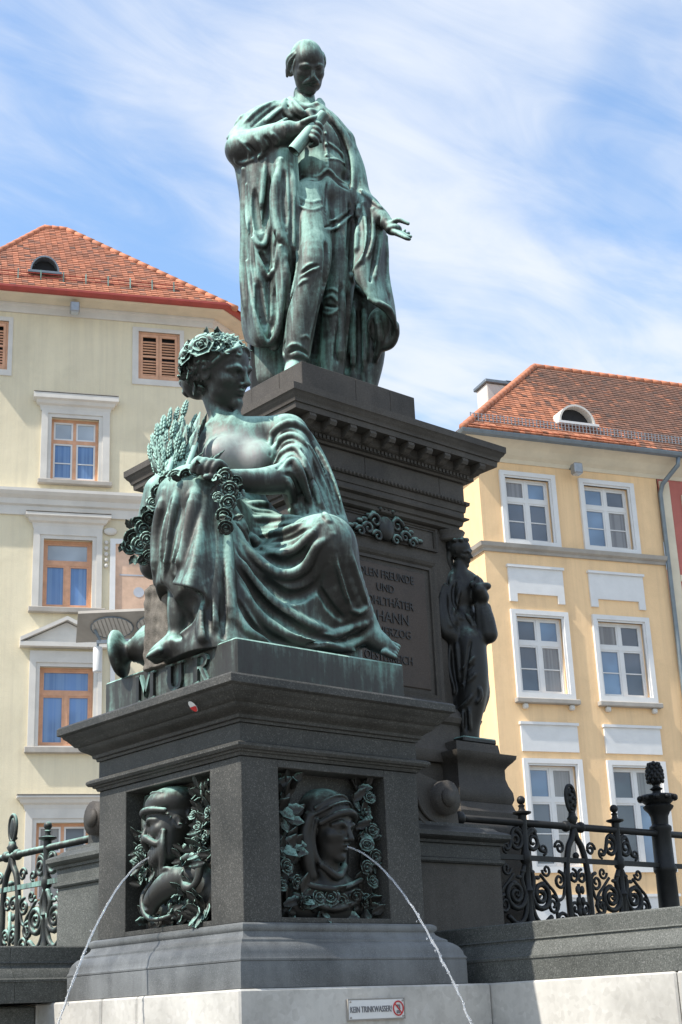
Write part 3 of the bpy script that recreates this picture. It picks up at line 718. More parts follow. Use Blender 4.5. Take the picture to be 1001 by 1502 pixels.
# limestone course: one slab after another, butted with open joints
crs = empty('limestone_course', (6.4, 8.1, 0))
tag(crs, 'pale limestone slab course under the dark fountain block', 'stone course')
def slab(x0, x1, y0, y1, z0=1.46, z1=ZW, mat='limestone'):
    MB().bbox(x0, x1, y0, y1, z0, z1, 0.012).build('stone_slab', mat, crs, False, True)
slab(5.388, 7.506, 7.118, 8.2); slab(5.390, 6.4, 8.206, 8.62); slab(5.386, 6.4, 8.626, 9.44)
slab(5.05, 5.38, 9.45, 10.3, 1.46, 1.785, 'granite_g'); slab(3.2, 5.04, 9.45, 10.3, 1.46, 1.785, 'granite_g')
slab(5.386, 6.4, 9.446, 10.3)
slab(7.512, 8.4, 5.6, 8.2); slab(7.514, 8.4, 3.1, 5.594); slab(7.512, 8.4, 0.6, 3.094)
slab(6.41, 8.4, 8.206, 10.3)
stp = empty('granite_step', (6.4, 8.1, 0)); tag(stp, 'dark granite step below the limestone course', 'step')
for a in ((5.30, 7.42, 7.03, 10.5), (7.43, 9.0, 0.6, 10.5), (3.0, 5.29, 9.36, 10.5)):
    MB().bbox(a[0], a[1], a[2], a[3], 0.9, 1.458, 0.02).build('step_stone', 'granite_m', stp, False, True)
for a in ((5.0, 7.12, 6.73, 10.6), (7.13, 9.2, 0.4, 10.6), (2.8, 4.99, 9.06, 10.6)):
    MB().bbox(a[0], a[1], a[2], a[3], 0.0, 0.898, 0.02).build('step_stone', 'granite_g', stp, False, True)

# basin walls with a half-round moulding
wprof = [(0.0, ZW + 0.003), (0.0, 1.935), (0.008, 1.94), (0.008, 1.955), (-0.01, 1.965), (-0.02, 1.985), (-0.035, 2.01), (-0.06, 2.035), (-0.075, 2.05), (-0.075, 2.06), (-0.065, 2.065), (-0.075, 2.075), (-0.075, ZB - 0.01), (-0.085, ZB), (-0.42, ZB), (-0.42, ZW + 0.003)]
def basin_wall(name, path, label, cuts):
    o = empty(name, (path[0][0], path[0][1], ZW)); tag(o, label, 'basin wall', 'basin walls beside the fountain block')
    a, b = np.array(path[0]), np.array(path[1])
    for t0, t1 in zip(cuts[:-1], cuts[1:]):
        p, q = a + (b - a) * t0, a + (b - a) * t1; d = (q - p) / np.linalg.norm(q - p) * 0.0015
        w = MB().sweep(wprof, [tuple(p + d), tuple(q - d)]); w = w.build('wall_stone', 'granite_g', o, False, True); fix_normals(w); smooth_angle(w, 30)
    return o
# 'out' is to the right of travel: +y travel puts it at +x, so walk -y for the wall facing -x
basin_wall('basin_wall', [(7.53, 8.3), (7.53, 0.8)], 'sunlit grey granite basin wall running out to the right', (0, 0.55, 1))
basin_wall('basin_wall', [(3.3, 9.25), (6.3, 9.25)], 'shaded dark basin wall behind the block at lower left', (0, 0.6, 1))
pool = empty('basin_floor', (9, 9, 2.1)); tag(pool, 'paved terrace inside the railing behind the basin walls', 'terrace')
MB().box(7.95, 16, 0.8, 14, ZW, 2.13).build('terrace_slab', 'granite_g', pool, False, True)
MB().box(3.3, 7.94, 9.68, 16, ZW, 2.13).build('terrace_slab', 'granite_g', pool, False, True)
MB().box(7.2, 7.94, 8.31, 9.67, ZW, 2.128).build('terrace_slab', 'granite_g', pool, False, True)

# ------------------------------------------------------------------ corner block
blk = empty('fountain_block', (6.3, 8.09, ZW))
tag(blk, 'dark polished granite corner block carrying the seated bronze woman', 'pedestal')
bprof = [(-0.2, ZW + 0.004), (0.20, ZW + 0.004), (0.20, 1.950), (0.195, 1.958), (0.203, 1.962), (0.203, 1.972), (0.19, 1.985), (0.185, 2.01), (0.165, 2.04), (0.135, 2.062), (0.11, 2.072), (0.108, 2.085), (0.075, 2.10), (0.05, 2.118), (0.042, 2.135), (0.055, 2.145), (0.06, 2.16), (0.055, 2.176), (0.03, 2.188), (0.0, 2.19), (-0.2, 2.19)]
moulding('base_moulding', bprof, (SX0, SX1, SY0, SY1), 'granite_b', blk, (0.6, 1.25, 0.6, 0.95), 30)
ND = 0.17
def stone(x0, x1, y0, y1, z0, z1, b=0.0035): MB().bbox(x0, x1, y0, y1, z0, z1, b).build('granite_stone', 'granite_d', blk, False, True)
NX0, NX1, NY0, NY1, NZ0, NZ1 = 5.84, 6.76, 7.60, 8.58, 2.222, 3.15
stone(SX0, NX0, SY0, NY0, 2.19, 3.20); stone(NX1, SX1, SY0, SY1, 2.19, 3.20); stone(SX0, NX0 - 0.0, NY1, SY1, 2.19, 3.20)
stone(NX0, NX1, SY0, SY0 + 0.3, NZ1, 3.199); stone(SX0, SX0 + 0.29, NY0, NY1, NZ1, 3.199)
stone(NX0, NX1, SY0, SY0 + 0.3, 2.19, NZ0); stone(SX0, SX0 + 0.29, NY0, NY1, 2.19, NZ0)
MB().box(SX0 + ND, SX1 - 0.02, SY0 + ND, SY1 - 0.02, 2.19, 3.20).build('core', 'granite_d', blk, False, True)
moulding('neck_moulding', [(-0.2, 3.203), (0.012, 3.203), (0.02, 3.222), (0.035, 3.226), (0.038, 3.236), (0.06, 3.24), (0.072, 3.256), (0.072, 3.272), (0.05, 3.285), (0.012, 3.289), (-0.2, 3.289)], (SX0, SX1, SY0, SY1), 'granite_d', blk)
moulding('frieze', [(-0.2, 3.291), (0.004, 3.291), (0.004, 3.41), (-0.2, 3.41)], (SX0, SX1, SY0, SY1), 'granite_d', blk)
cprof = [(-0.3, 3.413), (0.02, 3.413), (0.024, 3.43), (0.045, 3.435), (0.05, 3.455), (0.075, 3.47), (0.115, 3.485), (0.13, 3.50), (0.135, 3.512), (0.155, 3.516), (0.175, 3.535), (0.20, 3.56), (0.225, 3.575), (0.232, 3.59), (0.26, 3.596), (0.265, 3.60), (0.265, 3.645), (0.25, 3.66), (-0.3, 3.672)]
moulding('cornice', cprof, (SX0, SX1, SY0, SY1), 'granite_d', blk, (1, 0.6, 1, 0.6))
# sticker on the cornice
stk = empty('sticker', (5.35, 7.48, 3.53)); tag(stk, 'round red and white sticker stuck on the left cornice', 'sticker')
def on_face(c, nrm, up, pts, off=0.0):
    c, nrm, up = map(np.array, (c, nrm, up)); rgt = np.cross(up, nrm); return [tuple(c + rgt * a + up * b + nrm * off) for a, b in pts]
sn_ = np.array([-0.70, 0, -0.71]); su = np.array([-0.71, 0, 0.70])
disc = [(0.032 * cos(a * pi / 10), 0.042 * sin(a * pi / 10)) for a in range(20)]
MB().add(on_face((5.338, 7.48, 3.538), sn_, su, disc, 0.012), [tuple(range(20))]).build('sticker_paper', 'sign_white', stk, False, True)
MB().add(on_face((5.338, 7.48, 3.538), sn_, su, [(x * 0.95, y * 0.95) for x, y in disc if y < 0.012], 0.016), [tuple(range(len([1 for x, y in disc if y < 0.012])))]).build('sticker_print', 'sign_red', stk, False, True)

# ------------------------------------------------------------------ main pedestal
PCX, PCY = 8.335, 9.715
def sq(h): return (PCX - h, PCX + h, PCY - h, PCY + h)
def stone_ring(name, h, z0, z1, mat, parent, cuts=(0.5,), dep=0.32):
    """course of separate stones round the square shaft, laid pinwheel fashion"""
    for s in range(4):
        a0, a1 = -h, h - dep; ts = [0.0, *[c + random.uniform(-0.04, 0.04) for c in cuts], 1.0]
        for u, v in zip(ts[:-1], ts[1:]):
            mb = MB().bbox(a0 + (a1 - a0) * u + 0.001, a0 + (a1 - a0) * v - 0.001, -h + random.uniform(-0.0015, 0.0015), -h + dep, z0, z1, 0.005)
            c_, s_ = cos(s * pi / 2), sin(s * pi / 2)
            mb.v = [(PCX + x * c_ - y * s_, PCY + x * s_ + y * c_, z) for x, y, z in mb.v]
            mb.build(name, mat, parent, False, True)
ped = empty('monument_pedestal', (PCX, PCY, 2.18))
tag(ped, 'tall dark stone monument pedestal with bracketed cornice and inscription', 'pedestal')
stone_ring('foot_stone', 0.93, 2.1, 2.72, 'granite_m', ped, (0.4, 0.75)); stone_ring('foot_stone', 0.93, 2.722, 3.20, 'granite_m', ped, (0.55,)); stone_ring('foot_stone', 0.93, 3.202, 3.64, 'granite_m', ped, (0.35, 0.7))
moulding('foot_moulding', [(-0.3, 3.642), (0.03, 3.642), (0.05, 3.68), (0.05, 3.74), (0.02, 3.77), (0.0, 3.80), (0.0, 3.98), (0.03, 4.0), (0.045, 4.04), (0.02, 4.08), (-0.01, 4.13), (-0.3, 4.13)], sq(0.95), 'granite_m', ped)
moulding('dado', [(-0.3, 4.132), (0.0, 4.132), (0.0, 5.80), (-0.3, 5.80)], sq(0.885), 'granite_m', ped)
moulding('architrave', [(-0.3, 5.803), (0.02, 5.803), (0.05, 5.82), (0.055, 5.85), (0.075, 5.86), (0.085, 5.90), (0.12, 5.915), (0.125, 5.93), (0.09, 5.935), (0.09, 5.985), (0.10, 5.99), (0.11, 6.05), (0.13, 6.055), (0.135, 6.085), (0.10, 6.095), (-0.3, 6.095)], sq(0.885), 'granite_m', ped)
stone_ring('frieze_stone', 0.985, 6.097, 6.271, 'granite_m', ped, (0.42,))
moulding('bed_moulding', [(-0.3, 6.272), (0.03, 6.272), (0.04, 6.29), (0.07, 6.293), (0.07, 6.33), (0.085, 6.335), (0.10, 6.355), (0.10, 6.42), (-0.3, 6.42)], sq(0.985), 'granite_m', ped)
moulding('cornice', [(-0.4, 6.422), (0.23, 6.422), (0.235, 6.47), (0.25, 6.475), (0.252, 6.49), (0.262, 6.512), (0.28, 6.53), (0.29, 6.55), (0.298, 6.555), (0.30, 6.615), (0.20, 6.635), (-0.25, 6.70), (-0.28, 6.78), (-0.33, 6.80), (-0.6, 6.80)], sq(0.985), 'granite_m', ped)
stone_ring('plinth_stone', 0.70, 6.802, 7.185, 'granite_m', ped, (0.62,))
MB().box(PCX - 0.65, PCX + 0.65, PCY - 0.65, PCY + 0.65, 7.0, 7.180).build('plinth_top', 'granite_m', ped, False, True)
# scrolled brackets under the cornice, dentils and bead row
br = MB().prism([(0.0, 0.0), (0.0, 0.088), (-0.125, 0.088), (-0.132, 0.06), (-0.115, 0.035), (-0.085, 0.03), (-0.06, 0.012), (-0.03, 0.0)], 'x', -0.036, 0.036)
bme = None
h = 0.985 + 0.098
for side in range(2):
    for i in range(10):
        t = -h + 0.06 + i * (2 * h - 0.12) / 9
        if bme is None: o = br.build('bracket', 'granite_m', ped); bme = o.data; fix_normals(o)
        else: o = bpy.data.objects.new('bracket', bme); COL.objects.link(o); o.parent = ped
        if side == 0: o.location = (t, -h, 6.333 - 2.18)
        else: o.location = (-h, t, 6.333 - 2.18); o.rotation_euler.z = -pi / 2
dn = MB()
hh = 0.985
for i in range(44):
    t = -hh + 0.02 + i * (2 * hh - 0.04) / 43
    dn.box(t - 0.013, t + 0.013, -hh - 0.085, -hh - 0.068, 6.296, 6.327); dn.box(-hh - 0.085, -hh - 0.068, t - 0.013, t + 0.013, 6.296, 6.327)
    t2 = t * 0.99
    dn.sphere((t2, -0.885 - 0.136, 6.07), 0.016, 6, 4); dn.sphere((-0.885 - 0.136, t2, 6.07), 0.016, 6, 4)
o = dn.build('dentils', 'granite_m', ped); o.location = (0, 0, -2.18); tag(o, None, None, kind='stuff')
# panels on the two faces that show: arms panel above, inscription below
FY = PCY - 0.885
def frame_y(name, x0, x1, z0, z1, wdt, out, mat, parent=ped):
    mb = MB()
    pr = [(0.0, 0.0), (out, 0.0), (out * 0.75, wdt * 0.35), (out * 0.35, wdt * 0.6), (out * 0.45, wdt), (0.0, wdt)]
    A = [(x0, z0), (x1, z0), (x1, z1), (x0, z1)]; ring_ = []
    cx, cz = (x0 + x1) / 2, (z0 + z1) / 2
    for (x, z) in A:
        for o_, w_ in pr: ring_.append((x + (w_ if x < cx else -w_), FY - o_, z + (w_ if z < cz else -w_)))
    m = len(pr); fs = [(i * m + j, i * m + j + 1, ((i + 1) % 4) * m + j + 1, ((i + 1) % 4) * m + j) for i in range(4) for j in range(m - 1)]
    mb.add(ring_, fs); return fix_normals(mb.build(name, mat, parent, False, True))
frame_y('arms_panel_frame', 7.62, 9.0, 5.57, 5.79, 0.03, 0.03, 'granite_m')
frame_y('inscription_frame', 7.66, 8.95, 4.17, 5.45, 0.07, 0.045, 'granite_m')
ip = MB().bbox(7.78, 8.83, FY - 0.012, FY + 0.03, 4.28, 5.34, 0.008).build('inscription_panel', 'panel', ped, False, True)
RX = Matrix.Rotation(pi / 2, 4, 'X')
for body, z, size, sqz in (('EDLEN FREUNDE', 5.245, 0.105, 0.88), ('UND', 5.125, 0.10, 0.95), ('WOHLTHÄTER', 5.0, 0.105, 0.92), ('JOHANN', 4.865, 0.135, 0.98), ('ERZHERZOG', 4.735, 0.105, 0.92), ('VON', 4.625, 0.10, 0.95), ('OESTERREICH', 4.505, 0.105, 0.86), ('STELLE', 4.395, 0.105, 0.9)):
    text_mesh('inscription_line', body, size, 0.006, 'letter', ip, Matrix.Translation((8.33, FY - 0.016, z)) @ RX, sqz)
# left face: plain framed panel (mostly hidden)
lp = MB(); lp.box(PCX - 0.885 - 0.03, PCX - 0.885 + 0.02, 9.1, 10.3, 4.25, 5.4); lp.build('side_panel', 'panel', ped, False, True)
# coat of arms cartouche
arm = MB(); ax, az, ay = 8.36, 5.69, FY - 0.03
arm.sphere((ax, ay, az - 0.02), 0.10, 14, 9, (0.95, 0.5, 1.15))
for sgn in (-1, 1):
    for r0, cxo, czo in ((0.075, 0.13, 0.03), (0.06, 0.22, -0.06), (0.05, 0.31, -0.10), (0.055, 0.11, -0.11)):
        pts = [(ax + sgn * (cxo + r0 * (1 - k / 16) * cos(k * 0.62)), ay - 0.01, az + czo + r0 * (1 - k / 16) * sin(k * 0.62)) for k in range(14)]
        arm.tube(pts, [0.022 * (1 - k / 20) for k in range(14)], 6)
    for k in range(6):
        arm.sphere((ax + sgn * (0.14 + 0.055 * k), ay + 0.0, az + 0.10 - 0.035 * k + 0.02 * sin(k * 3)), 0.032, 7, 5, (1.2, 0.6, 0.8))
for k in range(9): arm.sphere((ax - 0.10 + 0.025 * k, ay - 0.01, az + 0.14 + 0.03 * sin(k * pi / 8) + (0.03 if k % 2 == 0 else 0)), 0.026, 7, 5)
arm.sphere((ax, ay - 0.01, az + 0.215), 0.03, 8, 6)
arm.build('coat_of_arms', 'bronze_dark', ped, True, True)
# foot of the corner figure: small pedestal with cushion mouldings
cp = (8.86, 9.44, 8.60, 9.18)
moulding('figure_pedestal', [(-0.2, 3.30), (0.03, 3.30), (0.045, 3.34), (0.04, 3.40), (0.015, 3.46), (0.0, 3.52), (0.0, 3.60), (0.02, 3.63), (0.05, 3.66), (0.075, 3.69), (0.08, 3.72), (-0.02, 3.735), (-0.03, 3.82), (-0.2, 3.82)], cp, 'granite_m', ped)
moulding('pedestal_torus', [(-0.2, 3.02), (0.16, 3.02), (0.165, 3.07), (0.14, 3.12), (0.10, 3.145), (0.10, 3.16), (0.085, 3.175), (0.085, 3.215), (0.07, 3.235), (0.045, 3.25), (0.03, 3.298), (-0.2, 3.298)], cp, 'granite_m', ped)
moulding('pedestal_step', [(-0.2, 2.1), (0.12, 2.1), (0.12, 3.018), (-0.2, 3.018)], cp, 'granite_m', ped)
# low piers on either side of the corner block, each with a rolled volute on top
def pier(horiz, a0, a1, front, back, label):
    """horiz True: runs along x with its face at y = front; else runs along y with its face at x = front"""
    r = (a0, a1, front, back) if horiz else (front, back, a0, a1)
    o = empty('volute_pier', ((r[0] + r[1]) / 2, (r[2] + r[3]) / 2, 2.13)); tag(o, label, 'pier', 'volute piers beside the fountain block')
    moulding('shaft', [(-0.2, 2.1), (0.0, 2.1), (0.0, 2.70), (-0.2, 2.70)], r, 'granite_m' if horiz else 'granite_g', o)  # left pier's paler granite carries the sunlight on it in its colour
    moulding('cap', [(-0.2, 2.702), (0.02, 2.702), (0.03, 2.715), (0.03, 2.735), (0.005, 2.745), (0.005, 2.845), (0.025, 2.85), (0.03, 2.87), (0.055, 2.88), (0.075, 2.90), (0.075, 2.93), (0.055, 2.945), (0.0, 2.965), (-0.02, 2.985), (-0.04, 2.99), (-0.045, 3.015), (-0.2, 3.015)], r, 'granite_d' if horiz else 'granite_g', o)  # cap likewise: sunlight on the left one put into the stone colour
    # volute: spiral roll in the plane of the face
    vc = a0 + 1.06 if horiz else a0 + 1.18; zc = 3.20
    def P(u, d, z): return (u, front + d, z) if horiz else (front + d, u, z)
    body = MB(); poly = [(a0, 3.016), (vc + 0.16, 3.016), (vc + 0.15, 3.12)] + [(vc + 0.135 * cos(t), zc + 0.135 * sin(t)) for t in np.linspace(0, pi * 0.6, 8)] + [(vc - 0.15, 3.36), (vc - 0.4, 3.42), (a0, 3.46)]
    n = len(poly); vs = [P(u, 0.06, z) for u, z in poly] + [P(u, 0.42, z) for u, z in poly]
    body.add(vs, [tuple(range(n)), tuple(range(n, 2 * n))[::-1]] + [(i, (i + 1) % n, n + (i + 1) % n, n + i) for i in range(n)])
    fix_normals(body.build('volute_body', 'granite_m' if horiz else 'granite_d', o, False, True))
    sp = [P(vc + (0.15 - 0.0115 * k * 0.55) * cos(0.9 - k * 0.42), 0.045, zc + (0.15 - 0.0115 * k * 0.55) * sin(0.9 - k * 0.42)) for k in range(22)]
    lead = [P(vc - 0.62 + 0.045 * k * 1.1, 0.045, 3.44 - 0.006 * k) for k in range(0)]
    MB().tube(lead + sp, 0.02, 7).build('volute_scroll', 'granite_m', o, True, True)
    MB().tube([P(vc, 0.0, zc), P(vc, 0.45, zc)], 0.135, 18).build('volute_roll', 'granite_m', o, True, True)
    MB().tube([P(vc, -0.02, zc), P(vc, 0.02, zc)], 0.075, 14).build('volute_eye', 'granite_m', o, True, True)
    arcs = MB()
    for q in (0.19, 0.25): arcs.tube([P(vc + q * 1.25 * cos(t) - 0.04, 0.055, zc + q * sin(t)) for t in np.linspace(pi * 1.02, pi * 1.42, 9)], 0.016, 6)
    arcs.build('volute_band', 'granite_m', o, True, True)
    return o
pier(True, SX1 - 0.02, 8.64, 8.0, 8.55, 'granite pier with rolled volute on the right of the block')
pier(False, SY1 - 0.02, 10.59, 6.2, 6.8, 'granite pier with volute on the left of the block')

# ------------------------------------------------------------------ no-drinking-water sign
sg_ = empty('warning_sign', (6.445, 7.118, 1.60)); tag(sg_, 'small white warning sign screwed to the limestone course', 'sign')
MB().bbox(6.21, 6.68, 7.100, 7.117, 1.603, 1.72, 0.004).build('plate', 'sign_white', sg_, False, True)
r = MB(); 
for a in ((6.205, 6.685, 1.598, 1.602), (6.205, 6.685, 1.721, 1.725), (6.205, 6.209, 1.602, 1.721), (6.681, 6.685, 1.602, 1.721)): r.box(a[0], a[1], 7.098, 7.117, a[2], a[3])
r.build('plate_rim', 'trimdark', sg_, False, True)
text_mesh('lettering', 'KEIN TRINKWASSER!', 0.052, 0.0015, 'sign_grey', sg_, Matrix.Translation((6.395, 7.097, 1.66)) @ RX, 0.72)
ric = [(6.625 + 0.042 * cos(a * pi / 14), 7.096, 1.662 + 0.042 * sin(a * pi / 14)) for a in range(28)]
MB().tube(ric, 0.0045, 6, True).build('prohibition_ring', 'sign_red', sg_, False, True)
MB().tube([(6.597, 7.096, 1.691), (6.653, 7.096, 1.633)], 0.004, 6).build('prohibition_bar', 'sign_red', sg_, False, True)
MB().box(6.615, 6.640, 7.095, 7.099, 1.672, 1.684).box(6.632, 6.642, 7.0951, 7.0991, 1.655, 1.672).box(6.612, 6.637, 7.0952, 7.0992, 1.632, 1.650).build('tap_symbol', 'sign_grey', sg_, False, True)
for sx in (6.225, 6.665):
    for sz in (1.615, 1.708): MB().tube([(sx, 7.094, sz), (sx, 7.1, sz)], 0.006, 8).build('screw', 'trimdark', sg_, False, True)
# ------------------------------------------------------------------ cast iron railing
def spiral(cx, cz, r0, turns, a0, sgn=1, n=26, shrink=0.82):
    return [(cx + sgn * r0 * (1 - shrink * k / n) * cos(a0 + turns * 2 * pi * k / n), cz + r0 * (1 - shrink * k / n) * sin(a0 + turns * 2 * pi * k / n)) for k in range(n + 1)]
def cr2(pts, n=6):
    P = [np.array(p, float) for p in pts]; P = [2 * P[0] - P[1]] + P + [2 * P[-1] - P[-2]]; out = []
    for i in range(1, len(P) - 2):
        for k in range(n):
            t = k / n
            out.append(0.5 * ((2 * P[i]) + (-P[i - 1] + P[i + 1]) * t + (2 * P[i - 1] - 5 * P[i] + 4 * P[i + 1] - P[i + 2]) * t * t + (-P[i - 1] + 3 * P[i] - 3 * P[i + 1] + P[i + 2]) * t ** 3))
    out.append(P[-2]); return out
ZR, ZL, ZF = 3.07, 2.79, 2.14
def railing(name, org, rz, length, posts, label, MT='iron'):
    """runs along local +x from org; posts: list of (distance, kind)"""
    o = empty(name, org, rz); tag(o, label, 'railing', 'cast iron railings round the pedestal')
    def tb(nm, pts, r, seg=8, par=o, sm=True): return MB().tube([(p[0], p[2] if len(p) > 2 else 0.0, p[1]) for p in pts], r, seg).build(nm, MT, par, sm)
    tb('top_rail', [(-0.32, ZR), (length, ZR)], 0.030, 10)
    MB().sphere((-0.32, 0, ZR), 0.055, 12, 8).build('end_knob', MT, o, True)
    MB().box(0, length, -0.018, 0.018, ZL - 0.02, ZL + 0.02).build('lower_rail', MT, o)
    MB().box(0, length, -0.03, 0.03, ZF, ZF + 0.05).build('bottom_rail', MT, o)
    for x, kind in posts:
        if kind == 'ball':
            p = MB().lathe([(0.04, ZF), (0.04, 2.3), (0.03, 2.33), (0.026, 2.5), (0.045, 2.53), (0.03, 2.56), (0.03, ZL - 0.05), (0.045, ZL - 0.03), (0.045, ZL + 0.03), (0.03, ZL + 0.06), (0.033, ZR - 0.05), (0.035, ZR + 0.06), (0.075, ZR + 0.075), (0.078, ZR + 0.088), (0.03, ZR + 0.10), (0.022, ZR + 0.125), (0.03, ZR + 0.14), (0.018, ZR + 0.15)], (x, 0, 0), 14).build('post', MT, o, True); smooth_angle(p, 45)
            MB().sphere((x, 0, ZR + 0.185), 0.036, 12, 8).build('ball_finial', MT, p, True)
            for s in (-1, 1):   # upper scrolls, lower big scrolls
                c = cr2([(x + s * 0.03, ZL + 0.20), (x + s * 0.07, ZL + 0.235), (x + s * 0.13, ZL + 0.215), (x + s * 0.16, ZL + 0.13), (x + s * 0.19, ZL + 0.07), (x + s * 0.235, ZL + 0.06)])
                tb('scroll_arm', c, 0.016, 6); tb('scroll', [(a, b) for a, b in spiral(x + s * 0.105, ZL + 0.135, 0.085, 1.6, pi / 2, s)], [0.021 - 0.0003 * k for k in range(27)], 7)
                tb('small_scroll', [(a, b) for a, b in spiral(x + s * 0.225, ZL + 0.075, 0.045, 1.3, -pi / 2, s, 16)], 0.011, 6)
                tb('scroll', [(a, b) for a, b in spiral(x + s * 0.155, 2.50, 0.125, 1.9, pi * 0.9, s)], [0.025 - 0.0003 * k for k in range(27)], 7)
                c = cr2([(x + s * 0.02, ZL - 0.06), (x + s * 0.07, 2.62), (x + s * 0.03, 2.46), (x + s * 0.06, 2.33), (x + s * 0.15, 2.27), (x + s * 0.26, 2.33)])
                tb('scroll_arm', c, 0.022, 7)
                tb('small_scroll', [(a, b) for a, b in spiral(x + s * 0.09, 2.24, 0.06, 1.4, 0, s, 16)], 0.013, 6)
                tb('small_scroll', [(a, b) for a, b in spiral(x + s * 0.24, 2.70, 0.055, 1.2, pi, s, 16)], 0.012, 6)
                tb('small_scroll', [(a, b) for a, b in spiral(x + s * 0.29, 2.42, 0.075, 1.5, pi / 2, -s, 18)], [0.017 - 0.0003 * k for k in range(19)], 6)
                tb('small_scroll', [(a, b) for a, b in spiral(x + s * 0.27, 2.235, 0.05, 1.3, -pi / 2, s, 16)], 0.013, 6)
                tb('scroll_arm', cr2([(x + s * 0.16, 2.66), (x + s * 0.25, 2.58), (x + s * 0.32, 2.52), (x + s * 0.365, 2.42)]), 0.014, 6)
                tb('small_scroll', [(a, b) for a, b in spiral(x + s * 0.135, 2.50, 0.04, 1.0, 0, s, 12)], 0.012, 6)
                for k in range(3):
                    MB().sphere((x + s * (0.05 + 0.06 * k), -0.01, 2.66 - 0.045 * k + 0.02), 0.026, 7, 5, (1.5, 0.5, 0.7)).build('leaf', MT, p, True)
        elif kind == 'oval':
            for s in (-1, 1):
                tb('scroll', [(a, b) for a, b in spiral(x + s * 0.235, 2.62, 0.075, 1.5, pi / 2, s, 20)], [0.017 - 0.0003 * k for k in range(21)], 6)
                tb('scroll', [(a, b) for a, b in spiral(x + s * 0.225, 2.30, 0.08, 1.6, -pi / 2, s, 20)], [0.018 - 0.0003 * k for k in range(21)], 6)
                tb('scroll_arm', cr2([(x + s * 0.15, 2.72), (x + s * 0.2, 2.5), (x + s * 0.29, 2.44), (x + s * 0.30, 2.30)]), 0.014, 6)
                tb('small_scroll', [(a, b) for a, b in spiral(x + s * 0.20, ZL + 0.10, 0.06, 1.4, 0, s, 16)], 0.013, 6)
                for k in range(4): MB().sphere((x + s * 0.03, -0.012, 2.28 + 0.09 * k), 0.026, 7, 5, (1.1, 0.5, 1.4)).build('leaf', MT, o, True)
            for s in (-1, 1):
                tb('arch_bar', cr2([(x + s * 0.135, ZF + 0.05), (x + s * 0.135, 2.5), (x + s * 0.13, 2.72), (x + s * 0.09, 2.89), (x + s * 0.03, 2.98), (x, ZR)]), 0.027, 8)
                MB().sphere((x + s * 0.095, 0, ZR), 0.048, 10, 7, (0.9, 1, 1)).build('rail_knob', MT, o, True)
                tb('small_scroll', [(a, b) for a, b in spiral(x + s * 0.055, 2.66, 0.06, 1.3, pi / 2, s, 16)], 0.014, 6)
                tb('small_scroll', [(a, b) for a, b in spiral(x + s * 0.06, 2.40, 0.065, 1.4, -pi / 2, s, 16)], 0.015, 6)
            MB().sphere((x, 0, 2.83), 0.03, 8, 6).build('rosette', MT, o, True)
            tb('stem', [(x, 2.2), (x, 2.6)], 0.014, 6)
            f = MB().lathe([(0.022, ZR), (0.03, ZR + 0.03), (0.05, ZR + 0.07), (0.035, ZR + 0.09), (0.03, ZR + 0.12)], (x, 0, 0), 12).build('finial', MT, o, True)
            ov = [(x + 0.058 * sin(t) * (1 - 0.12 * cos(t)), 0, ZR + 0.235 - 0.115 * cos(t)) for t in np.linspace(0, 2 * pi, 25)[:-1]]
            MB().tube(ov, 0.017, 7, True).build('oval_rim', MT, f, True)
            MB().sphere((x, 0, ZR + 0.23), 0.052, 12, 8, (0.95, 0.35, 1.9)).build('oval_boss', MT, f, True)
            for k in range(6): MB().sphere((x + 0.02 * (1 if k % 2 else -1), -0.02, ZR + 0.15 + 0.03 * k), 0.016, 6, 5).build('bead', MT, f, True)
        elif kind == 'cone':
            p = MB().lathe([(0.13, ZF), (0.13, ZF + 0.06), (0.105, ZF + 0.1), (0.095, 2.35), (0.09, 2.72), (0.105, 2.74), (0.105, 2.78), (0.09, 2.80), (0.088, 3.08), (0.10, 3.10), (0.10, 3.13), (0.075, 3.15), (0.08, 3.22), (0.10, 3.26), (0.13, 3.29), (0.14, 3.31), (0.11, 3.33), (0.155, 3.37), (0.17, 3.40), (0.15, 3.415), (0.05, 3.42), (0.035, 3.45), (0.06, 3.47), (0.03, 3.49), (0.03, 3.51)], (x, 0, 0), 16).build('large_post', MT, o, True); smooth_angle(p, 40)
            for k in range(10):
                a = 2 * pi * k / 10; MB().sphere((x + 0.158 * cos(a), 0.158 * sin(a), 3.385), 0.034, 7, 5, (1, 1, 0.8)).build('capital_leaf', MT, p, True)
            cn = MB().lathe([(0.03, 3.505), (0.06, 3.53), (0.075, 3.57), (0.072, 3.62), (0.055, 3.67), (0.03, 3.705), (0.008, 3.725)], (x, 0, 0), 16).build('pine_cone', MT, p, True)
            for q in range(6):
                zz = 3.54 + q * 0.03; rr = 0.066 * sqrt(max(0.05, 1 - ((zz - 3.59) / 0.13) ** 2)) + 0.006
                for k in range(9):
                    a = 2 * pi * (k + 0.5 * (q % 2)) / 9; MB().sphere((x + rr * cos(a), rr * sin(a), zz), 0.017, 6, 4, (1, 1, 1.3)).build('cone_scale', MT, cn, True)
    return o
railing('iron_railing', (8.66, 8.12, 0), 0.0, 4.6, [(0.42, 'ball'), (1.05, 'oval'), (1.62, 'ball'), (2.26, 'cone'), (2.90, 'ball'), (3.54, 'oval'), (4.16, 'ball')], 'black iron scroll railing in front of the yellow house', 'iron_b')
railing('iron_railing', (6.32, 10.4, 0), pi / 2, 4.0, [(0.58, 'ball'), (1.18, 'oval'), (1.78, 'ball'), (2.4, 'cone')], 'green and black iron scroll railing at the left edge')
